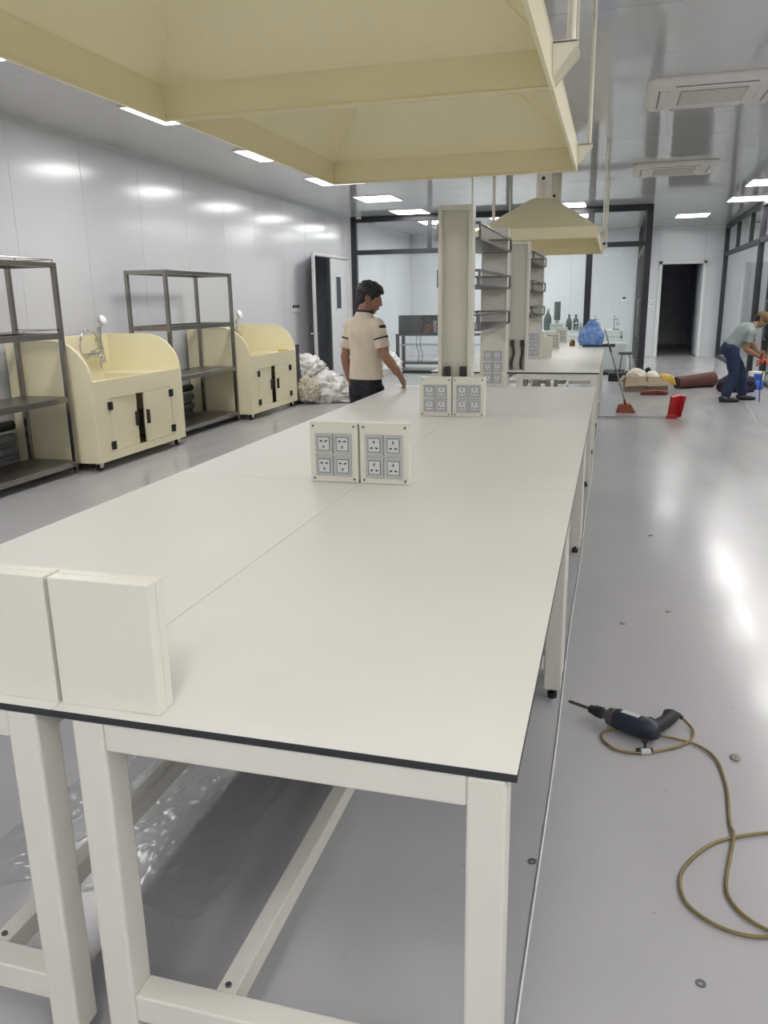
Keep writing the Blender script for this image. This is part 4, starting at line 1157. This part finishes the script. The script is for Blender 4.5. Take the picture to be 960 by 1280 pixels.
# cardboard box of rubbish
cb = thing('cardboard_box', 'open cardboard box with flaps folded out on the floor, filled with rubbish', 'box', (.60, 14.85, 0), R(6))
part('wall', MB().box(-.36, .36, -.17, -.162, 0, .26).box(-.36, .36, .162, .17, 0, .26).box(-.36, -.352, -.162, .162, 0, .26).box(.352, .36, -.162, .162, 0, .26).box(-.352, .352, -.162, .162, 0, .008), 'cardboard', cb)
for x0, x1 in ((-.34, -.02), (.02, .34)):
    part('flap', MB().add([(x0, -.17, .26), (x1, -.17, .26), (x1 + .02, -.27, .12), (x0 - .04, -.27, .10), (x0, -.175, .263), (x1, -.175, .263), (x1 + .02, -.275, .123), (x0 - .04, -.275, .103)], [(0, 1, 2, 3), (7, 6, 5, 4), (0, 4, 5, 1), (1, 5, 6, 2), (2, 6, 7, 3), (3, 7, 4, 0)]), 'cardboard', cb)
part('flap', MB().add([(-.36, -.15, .26), (-.36, .15, .26), (-.47, .15, .12), (-.47, -.15, .12), (-.363, -.15, .265), (-.363, .15, .265), (-.473, .15, .125), (-.473, -.15, .125)], [(0, 1, 2, 3), (7, 6, 5, 4), (0, 4, 5, 1), (1, 5, 6, 2), (2, 6, 7, 3), (3, 7, 4, 0)]), 'card_dark', cb)
part('flap', MB().add([(.36, -.15, .26), (.36, .15, .26), (.46, .15, .15), (.46, -.15, .15), (.363, -.15, .265), (.363, .15, .265), (.463, .15, .155), (.463, -.15, .155)], [(0, 1, 2, 3), (7, 6, 5, 4), (0, 4, 5, 1), (1, 5, 6, 2), (2, 6, 7, 3), (3, 7, 4, 0)]), 'card_dark', cb)
part('tape', MB().box(-.012, .03, -.172, -.1695, .0, .26), 'card_dark', cb)
soft('rag', 'cloth_white', 'white rag heaped in the cardboard box', 'rag', (.44, 14.88, .16), (.14, .1, .12), .25, 2.4, 51)
soft('rag', 'cloth_white', 'small white scrap in the middle of the cardboard box', 'rag', (.70, 14.84, .16), (.1, .1, .1), .25, 2.2, 53, 3)
soft('tool_scrap', 'black_plastic', 'dark scrap poking out of the cardboard box', 'scrap', (.63, 14.95, .15), (.07, .06, .13), .3, 2.2, 54, 3)
gv = thing('glove_bundle', 'yellow work gloves hanging over the right side of the cardboard box', 'gloves', (.92, 14.80, .15))
for k in range(5):
    part('finger', MB().tube([(-.05 + k * .03, 0, .10), (-.04 + k * .035, -.06, .12), (-.03 + k * .04, -.12, .06), (-.02 + k * .045, -.14, -.02 - .01 * (k % 2))], .02, 8, smooth=3), 'yellow', gv, True)
part('cuff', blob((-.01, .05, .03), .1, .08, .07, .2, 2.4, 57, 3), 'yellow', gv, True)
solid('flat_scrap', MB().prism([(-.22, 0), (.2, 0), (.24, .05), (.1, .075), (-.18, .06)], 'y', -.1, .1), 'brick_red', 'flat dark red offcut on the floor before the cardboard box', 'scrap', bevel=.01, loc=(.72, 14.3, 0))
rl = thing('material_roll', 'brown rolled-up sheet material lying on the floor', 'roll', (0, 0, 0))
a_, b_ = Vector((1.15, 15.3, .105)), Vector((1.80, 15.75, .135))
part('roll', MB().cyl(a_, b_, .105, .135, n=28), 'brown_roll', rl, 'auto')
dv = (b_ - a_).normalized(); s_ = dv.cross(Vector((0, 0, 1))).normalized()
for k, rr in enumerate((.085, .06, .035)):
    part('wrap_layer', MB().cyl(a_ - dv * (.006 + .003 * k), a_ + dv * .01, rr, n=22), 'brown_dark' if k % 2 == 0 else 'brown_roll', rl, 'auto')
# things on the floor behind the bending worker
soft('tool_bag', 'navy_bag', 'dark tool bag on the floor behind the bending worker', 'bag', (2.10, 14.95, 0), (.26, .15, .17), .2, 2.4, 61)
bk = thing('water_jug', 'blue plastic jug standing on the floor right of the bending worker', 'jug', (2.5, 15.4, 0))
part('body', MB().lathe([(.09, 0), (.1, .01), (.1, .13), (.085, .15), (.07, .155), (.07, .26), (.065, .265)], n=20), 'blue_plastic', bk, 'auto')
solid('carton', MB().box(-.12, .12, -.1, .1, 0, .26).box(-.121, .121, -.02, .02, .05, .262), 'cloth_white', 'white carton on the floor behind the blue jug', 'carton', bevel=.004, loc=(2.56, 15.95, 0))
solid('scrap_strip', MB().tube([(1.93, 15.55, .015), (2.0, 15.4, .03), (2.06, 15.35, .015), (2.16, 15.3, .015)], .014, 7, smooth=4), 'brick_red', 'brown scrap strip beside the rolled sheet', 'scrap', True)
# dark odds and ends by the far bench end
for k, (x, y, sx, sy, sz, lb) in enumerate(((.16, 16.6, .2, .12, .16, 'black tool case on the floor behind the broom'), (.34, 17.0, .14, .12, .1, 'small dark tool lump beside the black tool case'))):
    t_ = thing('tool_case', lb, 'tool case', (x, y, 0), R(20 * k))
    part('shell', MB().box(-sx, sx, -sy, sy, 0, sz), 'black_plastic', t_, bevel=.02)
    part('handle', MB().tube([(-sx * .4, 0, sz - .01), (-sx * .4, 0, sz + .05), (sx * .4, 0, sz + .05), (sx * .4, 0, sz - .01)], .011, 8), 'black_plastic', t_, 'auto')
wc = thing('white_cabinet', 'low white cabinet on the floor beyond the far bench end', 'cabinet', (.02, 19.0, 0))
part('body', MB().box(-.3, .3, -.2, .2, .03, .62), 'white_trim', wc, bevel=.006)
part('door', MB().box(-.28, .28, -.215, -.2, .05, .6), 'white_trim', wc, bevel=.004)
part('plinth', MB().box(-.28, .28, -.18, .18, 0, .03), 'grey_plastic', wc)
stl = thing('stool', 'low dark stool by the glass corner post', 'stool', (.30, 18.4, 0))
part('seat', MB().lathe([(.15, .4), (.16, .41), (.16, .44), (.14, .45)], n=22), 'black_plastic', stl, 'auto')
for k in range(4):
    a = PI / 4 + k * PI / 2
    part('leg', MB().cyl((.11 * math.cos(a), .11 * math.sin(a), .405), (.16 * math.cos(a), .16 * math.sin(a), 0), .012, n=8), 'dark_gear', stl, 'auto')
soft('rag', 'cloth_white', 'small pale rag on the floor before the glass corner', 'rag', (.62, 17.3, 0), (.08, .07, .05), .3, 2.4, 71, 3)

# ------------------------------------------------------------------ inside the glass room
tb = thing('side_table', 'dark-framed table with equipment behind the left glass', 'table', (-3.85, 19.2, 0))
part('tabletop', MB().box(-1.15, 1.15, -.32, .32, .79, .83), 'dark_gear', tb, bevel=.003)
for x in (-1.1, 1.1):
    for y in (-.28, .28):
        part('leg', MB().box(x - .04, x + .04, y - .03, y + .03, 0, .79), 'frame_black', tb)
part('shelf', MB().box(-1.06, 1.06, -.28, .3, .56, .58), 'bottle_clear', tb)
part('shelf', MB().box(-1.06, 1.06, -.28, .3, .12, .16), 'frame_black', tb)
for x, lb in ((-.86, 'dark instrument case on the left end of the table behind glass'), (-.34, 'open dark instrument case beside the first one, behind glass')):
    e = thing('instrument', lb, 'instrument', (-3.85 + x, 19.2, .83))
    if x < -.5:
        part('case', MB().box(-.24, .24, -.2, .2, 0.01, .43), 'dark_gear', e, bevel=.008)
        part('front', MB().box(-.22, .22, -.206, -.2, .03, .41), 'frame_black', e)
    else:
        part('case', MB().box(-.24, .24, .18, .2, .01, .43).box(-.24, -.22, -.2, .18, .01, .43).box(.22, .24, -.2, .18, .01, .43).box(-.22, .22, -.2, .18, .01, .03).box(-.22, .22, -.2, .18, .41, .43), 'dark_gear', e, bevel=.004)
        part('module', MB().box(-.18, .02, -.1, .1, .03, .14), 'brick_red', e, bevel=.01)
        part('column', MB().box(.06, .14, -.05, .05, .03, .3), 'plate_grey', e, bevel=.01)
        part('wire', MB().tube([(-.15, -.12, .12), (-.05, -.16, .2), (.05, -.14, .1), (.16, -.1, .25)], .012, 7, smooth=4), 'orange_red', e, True)
for k, (x, lb) in enumerate(((-4.45, 'dark cable hanging below the table, left one'), (-4.36, 'dark cable hanging below the table, right one'))):
    solid('hanging_cable', MB().tube([(x, 18.86, .83), (x - .03, 18.85, .6), (x + .04, 18.85, .35), (x, 18.86, .16)], .008, 6, smooth=5), 'cable_dark', lb, 'cable', True)
tb2 = thing('side_table', 'pale wall bench with glassware behind the right glass', 'table', (-1.35, 20.2, 0))
part('tabletop', MB().box(-1.1, 1.6, -.35, .35, .82, .86), 'white_trim', tb2, bevel=.004)
part('panel', MB().box(-1.08, 1.58, -.3, .33, 0, .55), 'plate_grey', tb2)
part('rail', MB().box(-1.08, 1.58, -.34, -.3, .68, .73), 'white_trim', tb2)
for x in (-1.05, 1.55): part('leg', MB().box(x - .03, x + .03, -.34, -.28, 0, .82), 'white_trim', tb2)
def bottle(x, h, r, m, lb, cap='black_plastic'):
    t = thing('bottle', lb, 'bottle', (x, 20.05, .86), 0, 'bottles behind the glass')
    part('glass', MB().lathe([(r * .9, 0), (r, .01), (r, h * .55), (r * .75, h * .7), (r * .35, h * .8), (r * .32, h * .92)], n=18), m, t, True)
    part('cap', MB().lathe([(r * .42, h * .9), (r * .42, h), (r * .36, h * 1.01)], n=14), cap, t, 'auto')
bottle(-1.52, .5, .09, 'bottle_green', 'tall dark bottle at the left of the glassware behind the right glass', 'plate_grey')
bottle(-1.02, .36, .07, 'bottle_green', 'dark bottle with black cap behind the glass, left one of two alike')
bottle(-.86, .36, .07, 'bottle_green', 'dark bottle with black cap behind the glass, right one of two alike')
st_ = thing('column_apparatus', 'dark cylinder on a pale stand among the glassware behind the glass', 'apparatus', (-1.3, 20.05, .86))
part('stand', MB().box(-.16, .16, -.1, .1, 0, .16).cyl((0, 0, .16), (0, 0, .26), .05, n=14), 'bottle_clear', st_, bevel=.006)
part('column', MB().cyl((0, 0, .24), (0, 0, .66), .075, n=18), 'bottle_green', st_, 'auto')
part('cap', MB().cyl((0, 0, .66), (0, 0, .72), .05, .02, n=14), 'plate_grey', st_, 'auto')
tr_ = thing('glass_rack', 'clear rack holding small vessels under the two dark bottles behind the glass', 'rack', (-.62, 19.9, .86))
part('frame', MB().box(-.3, .3, -.08, -.06, 0, .02).box(-.3, .3, .06, .08, 0, .02).box(-.3, -.28, -.08, .08, 0, .16).box(.28, .3, -.08, .08, 0, .16).box(-.3, .3, -.08, .08, .15, .165), 'bottle_clear', tr_)
for k in range(5): part('vessel', MB().lathe([(.03, .02), (.04, .04), (.035, .09), (.018, .12), (.018, .2)], (-.22 + k * .11, 0, 0), 12), 'bottle_clear', tr_, True)
for k, x in enumerate((-.42, .02)):
    t_ = thing('retort_stand', ['thin retort stand left of the glass post, holding a small clamp', 'thin retort stand right of the glass post, holding a small clamp'][k], 'stand', (x + .05, 20.12, .86))
    part('base', MB().box(-.08, .08, -.06, .06, 0, .02), 'dark_gear', t_)
    part('rod', MB().cyl((-.05, 0, .02), (-.05, 0, .34), .007, n=8), 'dark_gear', t_)
    part('clamp', MB().cyl((-.05, 0, .24), (.02, 0, .24), .009, n=8), 'dark_gear', t_)
    part('flask', MB().lathe([(.02, .1), (.055, .12), (.05, .16), (.016, .2), (.016, .3)], (.03, 0, 0), 14), 'bottle_clear', t_, True)
# wall plates
def plate(loc, size, label, normal, kind='switch'):
    t = thing('wall_' + kind, label, kind, loc)
    w_, h_ = size
    ax = 'y' if normal == 'y' else 'x'
    if ax == 'y':
        part('plate', MB().box(-w_ / 2, w_ / 2, -.016, 0, -h_ / 2, h_ / 2), 'white_trim', t, bevel=.004)
        part('face', MB().box(-w_ * .36, w_ * .36, -.019, -.015, -h_ * .05, h_ * .32), 'slot_dark' if kind == 'thermostat' else 'plate_grey', t)
    else:
        part('plate', MB().box(0, .016, -w_ / 2, w_ / 2, -h_ / 2, h_ / 2), 'white_trim', t, bevel=.004)
        for k in (-1, 0, 1):
            part('rocker', MB().box(.015, .02, k * w_ * .29 - w_ * .11, k * w_ * .29 + w_ * .11, -h_ * .02, h_ * .36), 'slot_dark', t)
plate((.25, YB, 1.56), (.13, .16), 'white wall thermostat with dark display inside the glass room', 'y', 'thermostat')
plate((.25, YB, 1.36), (.14, .1), 'white switch plate under the thermostat inside the glass room', 'y')
plate((.97, YB, 1.54), (.14, .1), 'white switch plate left of the dark far doorway, upper one', 'y')
plate((.97, YB, 1.38), (.14, .1), 'white switch plate left of the dark far doorway, lower one', 'y')
plate((XL, 14.55, 1.5), (.44, .16), 'white triple switch plate on the left wall beside the open door', 'x')
gc = thing('grey_cabinet', 'grey cabinet behind the right-hand glass beyond the bending worker', 'cabinet', (3.6, 18.6, 0))
part('body', MB().box(-.5, .5, -.25, .25, .04, 1.0), 'plate_grey', gc, bevel=.006)
for k in (0, 1): part('drawer', MB().box(-.47, .47, -.265, -.25, .08 + .46 * k, .5 + .46 * k), 'plate_grey', gc, bevel=.004)
part('plinth', MB().box(-.46, .46, -.22, .22, 0, .04), 'slot_dark', gc)
